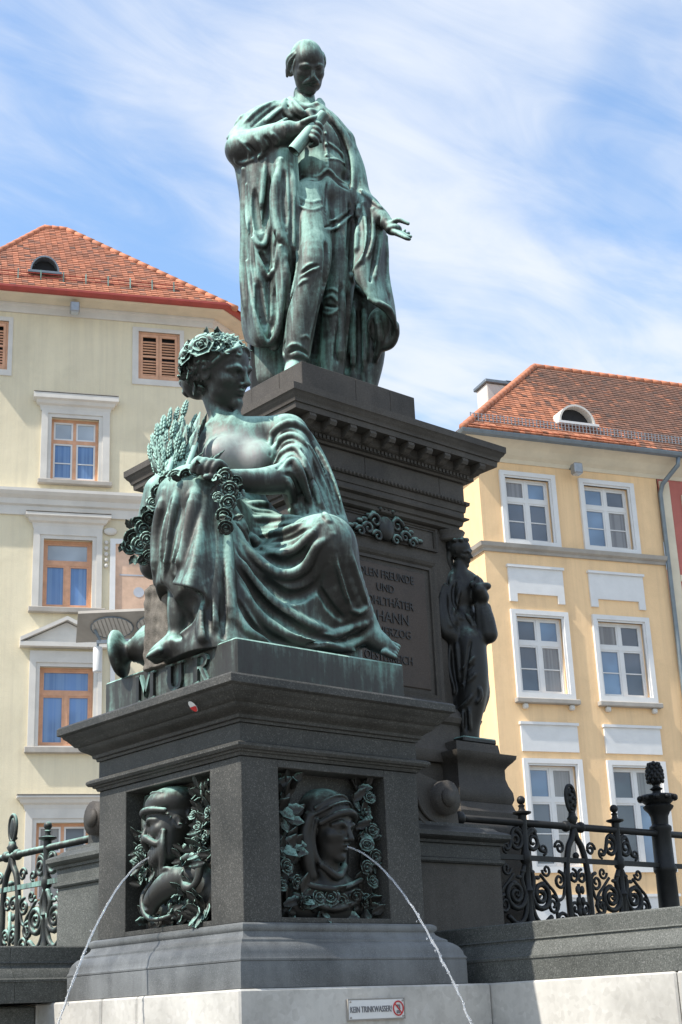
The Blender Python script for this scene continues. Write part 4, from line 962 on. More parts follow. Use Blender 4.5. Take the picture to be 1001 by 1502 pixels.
# ------------------------------------------------------------------ volume modelling for the cast figures
class Sculpt:
    """signed distance grid: soft-joined tapered strokes, ellipsoids and cloth sheets, turned into one closed surface"""
    def __init__(s, lo, hi, vox):
        s.lo = np.array(lo, np.float32); s.vox = vox
        s.n = np.ceil((np.array(hi) - s.lo) / vox).astype(int) + 1
        s.f = np.full(s.n, 1.0, np.float32); s.t = np.full(s.n, 1.0, np.float32)
        s.ax = [s.lo[i] + vox * np.arange(s.n[i], dtype=np.float32) for i in range(3)]
    def win(s, lo, hi):
        a = np.clip(np.floor((np.array(lo) - s.lo) / s.vox).astype(int), 0, s.n); b = np.clip(np.ceil((np.array(hi) - s.lo) / s.vox).astype(int) + 1, 0, s.n)
        if np.any(b - a < 1): return None
        return tuple(slice(i, j) for i, j in zip(a, b))
    def grid(s, w): return s.ax[0][w[0]][:, None, None], s.ax[1][w[1]][None, :, None], s.ax[2][w[2]][None, None, :]
    def join(s, w, d, k, sub=False):
        f = s.f[w]
        if sub: d = -d
        if k <= 1e-6: s.f[w] = np.maximum(f, d) if sub else np.minimum(f, d); return
        if sub:
            h = np.clip(0.5 - 0.5 * (f - d) / k, 0, 1); s.f[w] = f + (d - f) * h + k * h * (1 - h)
        else:
            h = np.clip(0.5 + 0.5 * (d - f) / k, 0, 1); s.f[w] = d + (f - d) * h - k * h * (1 - h)
    def ell(s, c, r, R=None, k=0.02, sub=False):
        c = np.array(c, float); r = np.array(r, float) * np.ones(3); m = max(r) + k * 1.5 + 3 * s.vox
        w = s.win(c - m, c + m)
        if w is None: return
        x, y, z = s.grid(w); x, y, z = x - c[0], y - c[1], z - c[2]
        if R is not None:
            R = np.array(R); x, y, z = (R[0, 0] * x + R[1, 0] * y + R[2, 0] * z), (R[0, 1] * x + R[1, 1] * y + R[2, 1] * z), (R[0, 2] * x + R[1, 2] * y + R[2, 2] * z)
        q = np.sqrt((x / r[0]) ** 2 + (y / r[1]) ** 2 + (z / r[2]) ** 2)
        g = np.sqrt((x / r[0] ** 2) ** 2 + (y / r[1] ** 2) ** 2 + (z / r[2] ** 2) ** 2) + 1e-6
        s.join(w, (q * (q - 1) / g).astype(np.float32), k, sub)
    def chain(s, pts, rad, k=0.02, sub=False, n=5, curve=True):
        P = [np.array(p, float) for p in pts]; rr = list(rad) if hasattr(rad, '__len__') else [rad] * len(P)
        if curve and len(P) > 2:
            Q = np.array([np.append(p, r) for p, r in zip(P, rr)]); Q = np.array(cr2(Q, n)); P = Q[:, :3]; rr = np.maximum(Q[:, 3], 1e-3)
        lo = np.full(3, 1e9); hi = -lo
        for i in range(len(P) - 1):
            a, b, ra, rb = P[i], P[i + 1], rr[i], rr[i + 1]; m = max(ra, rb) + k * 1.5 + 3 * s.vox
            l, h_ = np.minimum(a, b) - m, np.maximum(a, b) + m; w = s.win(l, h_)
            if w is None: continue
            lo = np.minimum(lo, l); hi = np.maximum(hi, h_)
            x, y, z = s.grid(w); d = b - a; L = d @ d + 1e-12
            t = np.clip(((x - a[0]) * d[0] + (y - a[1]) * d[1] + (z - a[2]) * d[2]) / L, 0, 1)
            dist = np.sqrt((x - a[0] - t * d[0]) ** 2 + (y - a[1] - t * d[1]) ** 2 + (z - a[2] - t * d[2]) ** 2) - (ra + (rb - ra) * t)
            s.t[w] = np.minimum(s.t[w], dist)
        w = s.win(lo, hi) if lo[0] < 1e8 else None
        if w is None: return
        s.join(w, s.t[w], k, sub); s.t[w] = 1.0
    def sheet(s, rows, thick, k=0.02, nu=14, nv=10, ripple=None):
        """cloth through rows of control points, splatted as overlapping small spheres"""
        rows = [np.array(cr2([np.array(p, float) for p in r], nv)) for r in rows]
        G = np.array(rows); G = np.array([cr2(list(G[:, j]), nu) for j in range(G.shape[1])])   # (across, down, 3)
        if ripple is not None:
            u = np.linspace(0, 1, G.shape[0])[:, None]; v = np.linspace(0, 1, G.shape[1])[None, :]
            tu = np.gradient(G, axis=0); tv = np.gradient(G, axis=1); nn = np.cross(tu, tv); nn /= np.linalg.norm(nn, axis=2, keepdims=True) + 1e-9
            if nn[..., 1].mean() > 0: nn = -nn
            G = G + nn * ripple(u, v)[..., None]
        # densify to voxel spacing
        def dens(A, ax):
            st = np.linalg.norm(np.diff(A, axis=ax), axis=2).max(); m = max(1, int(np.ceil(st / (s.vox * 0.9))))
            i = np.linspace(0, A.shape[ax] - 1, (A.shape[ax] - 1) * m + 1); a = np.floor(i).astype(int); a = np.minimum(a, A.shape[ax] - 2); t = i - a
            sh = [1, 1, 1]; sh[ax] = -1; t = t.reshape(sh)
            return np.take(A, a, ax) * (1 - t) + np.take(A, a + 1, ax) * t
        pts = dens(dens(G, 0), 1).reshape(-1, 3)
        m = thick + k * 1.5 + 2 * s.vox; rv = int(np.ceil((thick + max(k, s.vox)) / s.vox)) + 1
        base = np.round((pts - s.lo) / s.vox).astype(int); ok = np.all((base > rv) & (base < s.n - rv - 1), axis=1); base, pts = base[ok], pts[ok]
        if not len(pts): return
        flat = s.t.reshape(-1); st = (int(s.n[1] * s.n[2]), int(s.n[2]), 1)
        bi = base[:, 0] * st[0] + base[:, 1] * st[1] + base[:, 2]
        off0 = s.lo + base * s.vox - pts
        for i in range(-rv, rv + 1):
            for j in range(-rv, rv + 1):
                for l in range(-rv, rv + 1):
                    if i * i + j * j + l * l > (rv + 0.7) ** 2: continue
                    d = np.sqrt((off0[:, 0] + i * s.vox) ** 2 + (off0[:, 1] + j * s.vox) ** 2 + (off0[:, 2] + l * s.vox) ** 2) - thick
                    np.minimum.at(flat, bi + i * st[0] + j * st[1] + l, d.astype(np.float32))
        w = s.win(pts.min(0) - m, pts.max(0) + m); s.join(w, s.t[w], k); s.t[w] = 1.0
    def ripple(s, amp, freqs, seed=0):
        """slight unevenness of hand-worked metal"""
        g_ = np.random.default_rng(seed); x, y, z = s.ax[0][:, None, None], s.ax[1][None, :, None], s.ax[2][None, None, :]
        m = np.abs(s.f) < amp * 4 + 2 * s.vox
        for fq in freqs:
            d = g_.normal(size=(3,)); d *= fq / np.linalg.norm(d); e = g_.normal(size=(3,)); e *= fq * 1.3 / np.linalg.norm(e)
            s.f += (amp * np.sin(x * d[0] + y * d[1] + z * d[2] + 1.3) * np.sin(x * e[0] + y * e[1] + z * e[2])).astype(np.float32) * m
    def mesh(s):
        f = s.f; f[0] = f[-1] = 1; f[:, 0] = f[:, -1] = 1; f[:, :, 0] = f[:, :, -1] = 1
        ins = f < 0; c = np.zeros(tuple(np.array(f.shape) - 1), np.int8)
        offs = [(i, j, k) for i in (0, 1) for j in (0, 1) for k in (0, 1)]
        def sub(a, o): return a[o[0]:a.shape[0] - 1 + o[0], o[1]:a.shape[1] - 1 + o[1], o[2]:a.shape[2] - 1 + o[2]]
        for o in offs: c += sub(ins, o)
        act = np.argwhere((c > 0) & (c < 8)); idx = np.full(c.shape, -1, np.int32); idx[tuple(act.T)] = np.arange(len(act), dtype=np.int32)
        val = np.stack([f[act[:, 0] + o[0], act[:, 1] + o[1], act[:, 2] + o[2]] for o in offs], 1)
        pos = np.zeros((len(act), 3)); cnt = np.zeros(len(act))
        for a in range(8):
            for b in range(a + 1, 8):
                oa, ob = np.array(offs[a]), np.array(offs[b])
                if np.abs(oa - ob).sum() != 1: continue
                m = (val[:, a] < 0) != (val[:, b] < 0); t = val[m, a] / (val[m, a] - val[m, b])
                pos[m] += oa + t[:, None] * (ob - oa); cnt[m] += 1
        V = s.lo + (act + pos / cnt[:, None]) * s.vox; F = []
        for ax in range(3):
            sl0 = [slice(None)] * 3; sl1 = [slice(None)] * 3; sl0[ax] = slice(0, -1); sl1[ax] = slice(1, None)
            e = np.argwhere(ins[tuple(sl0)] != ins[tuple(sl1)]); p, q = (ax + 1) % 3, (ax + 2) % 3
            e = e[(e[:, p] > 0) & (e[:, q] > 0)]; up = ins[tuple(sl0)][tuple(e.T)]
            def cell(dp, dq): x = e.copy(); x[:, p] -= dp; x[:, q] -= dq; return idx[tuple(x.T)]
            qd = np.stack([cell(1, 1), cell(0, 1), cell(0, 0), cell(1, 0)], 1); qd[~up] = qd[~up][:, ::-1]; F.append(qd)
        F = np.concatenate(F); return V, F[(F >= 0).all(1)]
def stroke(S, fr, L, r, k=4.0, lift=0.5, sub=False, n=7):
    """raised or cut line laid on the surface already there, along a path given in picture measures; r, k in the same measure"""
    rr = list(r) if hasattr(r, '__len__') else [r] * len(L)
    if len(rr) != len(L): rr = list(np.interp(np.linspace(0, 1, len(L)), np.linspace(0, 1, len(rr)), rr))
    Q = np.array(cr2([np.array([p[0], p[1], q]) for p, q in zip(L, rr)], n)); sc = fr.sc
    c0 = CAM - fr.o; cam_l = np.array([c0 @ RH, c0 @ FH, c0[2]])
    segs = [[]]; last = None
    for x, y, q in Q:
        d = FWD * F_PX + CR * (x - W_PX / 2) - CU * (y - H_PX / 2); d = d / np.linalg.norm(d); d = np.array([d @ RH, d @ FH, d[2]])
        lo, hi = S.lo, S.lo + (S.n - 1) * S.vox
        with np.errstate(divide='ignore', invalid='ignore'): a, b = (lo - cam_l) / d, (hi - cam_l) / d
        t0, t1 = np.max(np.minimum(a, b)), np.min(np.maximum(a, b))
        if t1 <= t0: segs.append([]); last = None; continue
        t = np.arange(t0, t1, S.vox * 0.6); P = cam_l + t[:, None] * d
        I = np.clip(np.round((P - S.lo) / S.vox).astype(int), 0, S.n - 1); f = S.f[I[:, 0], I[:, 1], I[:, 2]]; h = np.flatnonzero(f < 0)
        if not len(h): segs.append([]); last = None; continue
        th = t[h[0]] + f[h[0]]
        if last is not None and abs(th - last) > 16 * sc: segs.append([])
        last = th; segs[-1].append((th, d, max(0.6, q) * sc))
    for sg in segs:
        if len(sg) < 4: continue
        th = np.array([g_[0] for g_ in sg]); m = np.convolve(np.pad(th, 3, 'edge'), np.ones(7) / 7, 'valid')
        u = np.linspace(0, 1, len(sg)); e = np.clip(np.minimum(u, 1 - u) / 0.22, 0, 1); e = e * e * (3 - 2 * e); q = np.array([g_[2] for g_ in sg])
        # the ends sink into the surface so that a fold dies away instead of stopping
        S.chain([cam_l + g_[1] * (tt + r_ * (1 - 2 * lift) + (1 - ee) * r_ * (0.9 if not sub else -0.9)) for g_, tt, r_, ee in zip(sg, m, q, e)], [r_ * (0.6 + 0.4 * ee) for r_, ee in zip(q, e)], k * 0.65 * sc, sub, curve=False)
def cast(name, S, mat, parent, relax=1):
    V, F = S.mesh()
    for _ in range(relax):      # one light relaxation takes the grid out of the surface
        acc = np.zeros_like(V); n = np.zeros(len(V))
        for a, b in ((0, 1), (1, 2), (2, 3), (3, 0)):
            np.add.at(acc, F[:, a], V[F[:, b]]); np.add.at(acc, F[:, b], V[F[:, a]]); np.add.at(n, F[:, a], 1); np.add.at(n, F[:, b], 1)
        V = V * 0.68 + 0.32 * acc / np.maximum(n, 1)[:, None]
    me = bpy.data.meshes.new(name)
    me.vertices.add(len(V)); me.vertices.foreach_set('co', V.astype(np.float32).ravel())
    me.loops.add(F.size); me.loops.foreach_set('vertex_index', F.astype(np.int32).ravel())
    me.polygons.add(len(F)); me.polygons.foreach_set('loop_start', np.arange(0, F.size, 4, dtype=np.int32))
    me.update(calc_edges=True); me.validate()
    me.polygons.foreach_set('use_smooth', [True] * len(me.polygons)); me.materials.append(M[mat] if isinstance(mat, str) else mat)
    o = bpy.data.objects.new(name, me); COL.objects.link(o); o.parent = parent; return o
class Frame:
    """upright frame at a figure's foot: x to the viewer's right, y away, z up; P() takes picture measures and a depth towards the viewer"""
    def __init__(s, origin):
        s.o = np.array(origin, float); s.sc = float((s.o - CAM + np.array([0, 0, 1.5])) @ FWD) / F_PX
    def P(s, x, y, w=0.0):
        d = FWD * F_PX + CR * (x - W_PX / 2) - CU * (y - H_PX / 2)
        t = ((s.o - CAM) @ FH - w * s.sc) / (d @ FH); p = CAM + d * t - s.o
        return np.array([p @ RH, p @ FH, p[2]])
    def Ps(s, L): return [s.P(*p) for p in L]
    def view(s, x, y):
        """axes (right, up, towards viewer) seen along the sight line"""
        d = FWD * F_PX + CR * (x - W_PX / 2) - CU * (y - H_PX / 2); d = d / np.linalg.norm(d)
        tw = -np.array([d @ RH, d @ FH, d[2]]); r = np.cross([0, 0, 1.0], tw); r /= np.linalg.norm(r); return np.stack([r, np.cross(tw, r), tw], 1)
def rot(ax, a):
    c, s_ = cos(a), sin(a)
    return np.array({'x': [[1, 0, 0], [0, c, -s_], [0, s_, c]], 'y': [[c, 0, s_], [0, 1, 0], [-s_, 0, c]], 'z': [[c, -s_, 0], [s_, c, 0], [0, 0, 1]]}[ax])
def head(S, c, R, h, male=False, k=0.035):
    """c centre, R columns = right, up, forward; h head height"""
    c = np.array(c)
    def p(x, y, z): return c + R @ (np.array([x, y, z]) * h)
    def E(x, y, z, rx, ry, rz, kk=k, sub=False): S.ell(p(x, y, z), np.array([rx, ry, rz]) * h, R, kk * h, sub)
    def Cn(L, rad, kk=k, sub=False): S.chain([p(*q) for q in L], np.array(rad) * h if hasattr(rad, '__len__') else rad * h, kk * h, sub)
    E(0, 0.14, -0.07, 0.315, 0.36, 0.40, 0.05); wd_ = 0.03 if male else 0.0
    E(0, -0.08, 0.10, 0.265 + wd_, 0.36, 0.28, 0.08); E(0, -0.31, 0.12, 0.18 + 1.6 * wd_, 0.16, 0.19, 0.08)
    if male: E(0, -0.35, 0.18, 0.16, 0.11, 0.14, 0.06); E(0, -0.43, 0.25, 0.11, 0.075, 0.09, 0.04)
    E(0, 0.16, 0.17, 0.24, 0.20, 0.18, 0.08)
    for s_ in (-1, 1):
        E(s_ * 0.17, -0.10, 0.23, 0.09, 0.08, 0.10, 0.07); E(s_ * 0.135, -0.005, 0.415 if not male else 0.425, 0.09, 0.05, 0.095, 0.05, True)
        E(s_ * 0.128, -0.012, 0.300, 0.058, 0.05, 0.05, 0.012)
        Cn([(s_ * 0.05, 0.035, 0.37), (s_ * 0.13, 0.068, 0.37), (s_ * 0.22, 0.04, 0.28)], [0.024, 0.028, 0.022] if male else [0.026, 0.034, 0.026], 0.05)
        Cn([(s_ * 0.07, 0.008, 0.335), (s_ * 0.13, 0.028, 0.352), (s_ * 0.195, 0.0, 0.315)], 0.014, 0.012)
        Cn([(s_ * 0.075, -0.035, 0.335), (s_ * 0.13, -0.052, 0.345), (s_ * 0.185, -0.03, 0.315)], 0.011, 0.012)
        E(s_ * 0.05, -0.152, 0.375, 0.032, 0.028, 0.045, 0.02)
        E(s_ * 0.30, -0.04, -0.02, 0.035, 0.105, 0.075, 0.02); E(s_ * 0.335, -0.03, 0.0, 0.02, 0.06, 0.04, 0.015, True)
    Cn([(0, 0.05, 0.36), (0, -0.05, 0.405), (0, -0.135, 0.445)], [0.034, 0.036, 0.046], 0.03)
    E(0, -0.40, 0.265, 0.085, 0.065, 0.075, 0.06)
    Cn([(-0.10, -0.245, 0.315), (-0.04, -0.228, 0.365), (0, -0.236, 0.372), (0.04, -0.228, 0.365), (0.10, -0.245, 0.315)], [0.012, 0.022, 0.02, 0.022, 0.012], 0.014)
    Cn([(-0.085, -0.262, 0.315), (0, -0.282, 0.362), (0.085, -0.262, 0.315)], [0.012, 0.027, 0.012], 0.014)
    Cn([(-0.10, -0.250, 0.35), (0, -0.255, 0.395), (0.10, -0.250, 0.35)], 0.010, 0.008, True)
    E(0, -0.335, 0.36, 0.07, 0.018, 0.03, 0.03, True)
    return p, E, Cn

# flowers and leaves shared by garlands and wreaths
def make_rose_mesh():
    mb = MB(); gg = np.random.default_rng(3)
    def petal(R0, h, a0, wdt, tilt, n=5):
        vs = []
        for i in range(n):
            for j in range(4):
                a = a0 + wdt * (i / (n - 1) - 0.5); v = j / 3
                r = R0 * (0.35 + 0.65 * v ** 0.7) + tilt * v * v; z = h * v * (1 - 0.25 * v * (abs(i - (n - 1) / 2) / ((n - 1) / 2)) ** 2)
                if j == 3: r += 0.12 * tilt; z -= 0.02
                vs.append((r * cos(a), r * sin(a), z))
        for i in range(n):           # inner skin
            for j in range(4):
                x, y, z = vs[i * 4 + j]; vs.append((x * 0.86, y * 0.86, z - 0.03))
        fs = []
        for i in range(n - 1):
            for j in range(3):
                q = (i * 4 + j, i * 4 + j + 1, (i + 1) * 4 + j + 1, (i + 1) * 4 + j); fs.append(q[::-1]); fs.append(tuple(n * 4 + t for t in q))
            fs.append((i * 4 + 3, (i + 1) * 4 + 3, n * 4 + (i + 1) * 4 + 3, n * 4 + i * 4 + 3))
        mb.add(vs, fs)
    for k in range(6): petal(0.78, 0.40, k * pi / 3 + 0.3, 1.25, 0.28)
    for k in range(5): petal(0.55, 0.55, k * 2 * pi / 5, 1.45, 0.12)
    for k in range(3): petal(0.30, 0.62, k * 2 * pi / 3 + 0.5, 2.0, 0.02)
    mb.sphere((0, 0, 0.35), 0.20, 8, 6, (1, 1, 1.4)); mb.sphere((0, 0, 0.0), 0.62, 10, 6, (1, 1, 0.45))
    return mb
def make_leaf_mesh():
    mb = MB(); n = 7; vs = []
    for i in range(n):
        t = i / (n - 1); wd = 0.42 * sin(pi * min(1, t * 0.92 + 0.06)) ** 0.8 * (1 + 0.12 * cos(i * 3.1)); z = 0.30 * t * t - 0.12 * t
        for sgn, zz in ((-1, 0.10), (0, 0.0), (1, 0.10)): vs.append((t * 1.6, sgn * wd, z + zz * wd * 2 + 0.06))
    m = len(vs)
    for x, y, z in list(vs): vs.append((x, y * 0.94, z - 0.07))
    fs = []
    for i in range(n - 1):
        for j in (0, 1):
            q = (i * 3 + j, (i + 1) * 3 + j, (i + 1) * 3 + j + 1, i * 3 + j + 1); fs.append(q); fs.append(tuple(m + t for t in q)[::-1])
        for j in (0, 2): fs.append((i * 3 + j, (i + 1) * 3 + j, m + (i + 1) * 3 + j, m + i * 3 + j))
    mb.add(vs, fs); return mb
def make_ear_mesh():
    """ear of wheat: grains in two rows with short awns"""
    mb = MB()
    mb.tube([(0, 0, -1.2), (0, 0, 0)], 0.06, 6)
    for k in range(9):
        z = k * 0.19; q = 1 - 0.07 * abs(k - 3)
        for j in range(3):
            a = j * 2 * pi / 3 + k * 1.05; r = 0.10 * q
            mb.tube([(r * 0.4 * cos(a), r * 0.4 * sin(a), z - 0.12), (r * 1.25 * cos(a), r * 1.25 * sin(a), z + 0.08), (r * 1.5 * cos(a), r * 1.5 * sin(a), z + 0.28), (r * 1.2 * cos(a), r * 1.2 * sin(a), z + 0.46)], [0.05, 0.085 * q, 0.065 * q, 0.012], 5)
    mb.tube([(0, 0, 0), (0, 0, 1.5), (0.02, 0, 2.1)], [0.12, 0.10, 0.02], 5)
    return mb
PROTO = {}
def ornament(kind, name, loc, R3, scale, mat, parent):
    key = (kind, mat)
    if key not in PROTO:
        mb = {'rose': make_rose_mesh, 'leaf': make_leaf_mesh, 'ear': make_ear_mesh}[kind]()
        me = bpy.data.meshes.new(name); me.from_pydata(mb.v, [], mb.f); me.polygons.foreach_set('use_smooth', [True] * len(me.polygons)); me.materials.append(M[mat]); me.update(); PROTO[key] = me
    o = bpy.data.objects.new(name, PROTO[key]); COL.objects.link(o); o.parent = parent
    m4 = np.eye(4); m4[:3, :3] = R3 * (scale if np.isscalar(scale) else np.array(scale)[None, :]); m4[:3, 3] = loc
    o.matrix_basis = Matrix(m4.tolist()); return o
def facing(d, roll=0.0):
    """rotation whose z column is d"""
    d = np.array(d, float); d /= np.linalg.norm(d); a = np.cross([0.1, 0.2, 1.0], d); a /= np.linalg.norm(a) + 1e-9; b = np.cross(d, a)
    return np.stack([a * cos(roll) + b * sin(roll), -a * sin(roll) + b * cos(roll), d], 1)
def along(d, nrm, roll=0.0):
    """rotation whose x column is d and z column near nrm"""
    d = np.array(d, float); d /= np.linalg.norm(d); y = np.cross(nrm, d); y /= np.linalg.norm(y) + 1e-9; return np.stack([d, y, np.cross(d, y)], 1)
FROOT = AZX - pi / 2
# ------------------------------------------------------------------ seated woman
WF = Frame((6.2, 7.97, 3.94)); w_ = WF.sc
woman = empty('seated_woman_statue', tuple(WF.o), FROOT)
tag(woman, 'bronze seated woman with rose wreath and wheat sheaf on the corner block', 'statue')
S = Sculpt((-0.80, -1.10, -0.03), (1.28, 0.62, 2.80), 0.0088)
def C(L, r, k=8, sub=False, curve=True): S.chain(WF.Ps(L), np.array(r) * w_ if hasattr(r, '__len__') else r * w_, k * w_, sub, 5, curve)
def E(x, y, w, rx, ry, rz, k=14, sub=False, R=None): S.ell(WF.P(x, y, w), np.array([rx, rz, ry]) * w_, R, k * w_, sub)
def zw(L): return [(140 + x / 2.002, 440 + y / 2.002) for x, y in L]
def Rg(L, r, k=4, lift=0.42): stroke(S, WF, zw(L), r, k, lift)
def Gv(L, r, k=3, lift=0.45): stroke(S, WF, zw(L), r, k, lift, True)
# seat and lap masses
E(372, 868, -50, 112, 92, 100, 20); E(365, 800, -30, 70, 62, 66, 30)
C([(345, 965, 75), (420, 970, 50), (490, 975, 15)], [62, 52, 36], 30)
C([(352, 808, -5), (285, 735, 100)], [54, 48], 24, curve=False)          # thigh on the left
E(284, 738, 108, 46, 44, 40, 14)
C([(285, 735, 102), (277, 815, 112), (280, 935, 100)], [45, 44, 48], 20)
C([(322, 800, 98), (325, 960, 125)], [42, 55], 24)
C([(405, 815, 0), (474, 804, 85)], [52, 44], 24, curve=False)            # thigh on the right
C([(474, 804, 85), (500, 865, 62), (534, 922, 30)], [43, 35, 21], 18)
C([(415, 860, 62), (430, 940, 66)], [56, 46], 30)
C([(468, 890, 50), (495, 965, 18)], [40, 28], 24)
# cloth at the outer side of the near knee
C([(236, 722, 60), (226, 775, 55), (226, 830, 50)], [24, 24, 20], 14)
# torso, shoulders, neck
E(347, 745, -20, 45, 48, 38, 22); E(348, 676, -14, 57, 54, 40, 22)
C([(294, 654, -22), (335, 642, -20), (385, 638, -18), (424, 640, -14)], [27, 30, 28, 29], 18)
E(327, 670, 20, 30, 29, 24, 18); E(380, 678, 18, 30, 29, 24, 18)
C([(338, 650, -16), (327, 614, -22), (316, 578, -26)], [28, 20.5, 21], 12)
C([(332, 648, 8), (344, 618, 2), (350, 600, -4)], [6, 5, 4], 10)
# arms
C([(420, 636, -12), (433, 668, 22), (430, 698, 60)], [28, 25, 23], 12)
C([(432, 698, 60), (385, 706, 95), (335, 702, 122)], [24, 19, 13], 12)
C([(294, 656, -24), (264, 685, 0), (250, 712, 50)], [27, 24, 22], 14)
E(316, 692, 138, 21, 12, 14, 8)
for i in range(4):
    x = 294 + 9.5 * i; C([(x + 6, 684 + 0.5 * i, 150), (x - 2, 675 + 1.4 * i, 158), (x - 9, 682 + 1.6 * i, 162), (x - 12, 692 + 1.5 * i, 160)], [6.4, 5.8, 5.2, 4.2], 2.0)
C([(330, 694, 142), (316, 699, 158), (302, 700, 164)], [6, 5, 4], 2.5)
# mantle over the far arm
C([(430, 648, -22), (448, 680, -14), (468, 728, -6), (490, 772, 8)], [20, 26, 29, 22], 14)
C([(430, 692, 18), (452, 745, 25), (474, 785, 45)], [26, 27, 22], 14)
for L, r in (([(508, 440), (525, 388), (575, 362), (622, 395), (680, 500), (722, 620)], [4, 6, 7, 7, 7, 5]), ([(512, 470), (540, 415), (585, 400), (628, 440), (672, 540), (705, 640)], [4, 6, 6, 6, 6, 5]),
             ([(522, 490), (556, 446), (596, 440), (630, 510), (660, 600), (690, 660)], [4, 6, 6, 6, 6, 5]), ([(545, 500), (575, 472), (600, 500), (622, 570), (650, 640)], [4, 5, 6, 6, 4]), ([(556, 515), (572, 560), (588, 610), (610, 650)], [5, 6, 6, 4]),
             ([(640, 420), (690, 520), (728, 640)], [5, 6, 5])): Rg(L, r, 3.5, 0.55)
for L, r in (([(514, 455), (535, 402), (582, 382), (625, 418), (676, 520), (714, 630)], 3.4), ([(518, 482), (548, 430), (592, 420), (628, 472), (664, 568), (696, 650)], 3.4), ([(534, 496), (566, 458), (600, 466), (626, 540), (655, 622)], 3.4),
             ([(553, 510), (580, 520), (604, 580), (630, 645)], 3.4), ([(630, 400), (684, 505), (726, 630)], 3.0)): Gv(L, r, 2.4, 0.5)
# mantle edge over the lap and the swags between the knees
for L, r in (([(400, 600), (445, 680), (515, 742), (580, 738), (625, 700), (660, 660)], [6, 7, 8, 8, 7, 5]), ([(392, 640), (455, 745), (548, 806), (612, 786), (650, 725), (700, 690)], [6, 8, 9, 9, 7, 5]),
             ([(392, 700), (470, 835), (590, 938), (730, 990)], [6, 9, 10, 6]), ([(400, 800), (480, 930), (600, 1000), (720, 1020)], [6, 9, 9, 6]), ([(395, 880), (440, 970), (520, 1015)], [6, 8, 6]),
             ([(425, 600), (500, 602), (575, 612)], [5, 7, 5]), ([(450, 640), (530, 645), (600, 640)], [5, 7, 6]), ([(490, 690), (560, 680), (620, 650)], [4, 7, 6]), ([(520, 590), (570, 620), (640, 640)], 5),
             ([(690, 690), (728, 830), (748, 900)], [5, 5, 4]), ([(740, 720), (775, 830), (800, 900)], [5, 5, 4]), ([(745, 905), (775, 918), (802, 900)], 4), ([(620, 1000), (700, 985), (770, 960), (808, 940)], [5, 7, 7, 4]),
             ([(650, 1028), (740, 1018), (800, 990), (822, 965)], [5, 6, 6, 4]), ([(560, 960), (650, 1005), (760, 1030)], [5, 7, 4])): Rg(L, r, 5, 0.5)
for L, r in (([(415, 650), (475, 735), (545, 775), (600, 758), (632, 715)], [4, 7, 9, 8, 4]), ([(396, 690), (470, 800), (560, 870), (640, 850), (680, 780)], [4, 8, 10, 8, 4]), ([(396, 740), (480, 880), (600, 970), (720, 1005)], [4, 8, 9, 5]),
             ([(402, 850), (470, 965), (570, 1015)], [4, 7, 5]), ([(440, 618), (520, 622), (590, 628)], 3.5), ([(470, 665), (550, 662), (612, 645)], 3.5), ([(510, 708), (570, 700), (628, 668)], 3.5), ([(712, 740), (745, 850), (765, 905)], [3, 4, 3]), ([(620, 1015), (700, 1003), (785, 965)], 3.5), ([(640, 820), (690, 900), (740, 950)], [4, 6, 4])): Gv(L, r, 4, 0.5)
# columns of cloth over the near knee
for L, r in (([(205, 560), (182, 690), (178, 830)], [8, 9, 7]), ([(246, 545), (214, 680), (202, 835)], [7, 9, 8]), ([(300, 535), (272, 690), (248, 830)], [11, 14, 18]), ([(352, 570), (350, 740), (345, 900), (352, 1000)], [7, 9, 10, 9]),
             ([(382, 640), (392, 800), (402, 990)], [7, 9, 9]), ([(320, 880), (318, 960), (322, 1010)], [8, 10, 9])): Rg(L, r, 5, 0.5)
for L, r in (([(225, 555), (198, 690), (190, 835)], [4, 5, 5]), ([(275, 545), (242, 690), (224, 835)], [4, 6, 6]), ([(326, 545), (314, 700), (300, 850)], [4, 7, 8]), ([(366, 600), (370, 800), (376, 990)], [4, 6, 7]), ([(334, 740), (330, 870), (334, 1000)], [4, 6, 6])): Gv(L, r, 3, 0.5)
C([(316, 770, 138), (316, 850, 152), (318, 900, 158)], [13, 14, 14], 6)
# open curl of the hem with the bare leg coming out of it
E(270, 884, 170, 20, 24, 28, 5, True); E(262, 908, 155, 22, 26, 30, 6, True); E(238, 905, 122, 24, 42, 44, 8, True)
S.sheet([WF.Ps([(290, 722, 140), (301, 718, 148), (313, 724, 140)]), WF.Ps([(279, 785, 156), (293, 782, 170), (309, 790, 158)]), WF.Ps([(263, 840, 162), (282, 838, 184), (304, 850, 170)]), WF.Ps([(256, 855, 160), (276, 859, 190), (300, 870, 176)])], 0.013, 0.02, 10, 8)
S.sheet([WF.Ps([(297, 858, 178), (302, 872, 178), (303, 890, 170), (290, 910, 160), (266, 930, 152)]), WF.Ps([(312, 850, 164), (318, 872, 164), (320, 898, 162), (308, 924, 160), (284, 944, 158)]), WF.Ps([(324, 850, 150), (334, 880, 156), (338, 910, 162), (328, 938, 168), (300, 956, 168)])], 0.012, 0.02, 8, 8)
C([(266, 850, 112), (262, 895, 120), (262, 934, 116)], [17, 15, 13], 5)
C([(266, 932, 112), (250, 946, 124), (237, 955, 128), (229, 960, 128)], [14, 13.5, 12, 10], 6)
for i in range(5): C([(233 + 1.5 * i, 955 + 2.4 * i, 140 - 7 * i), (222 + 2.4 * i, 961 + 2.2 * i, 140 - 8 * i), (218 + 2.8 * i, 966 + 1.8 * i, 137 - 8 * i)], [5.2, 4.8, 3.8], 1.0)
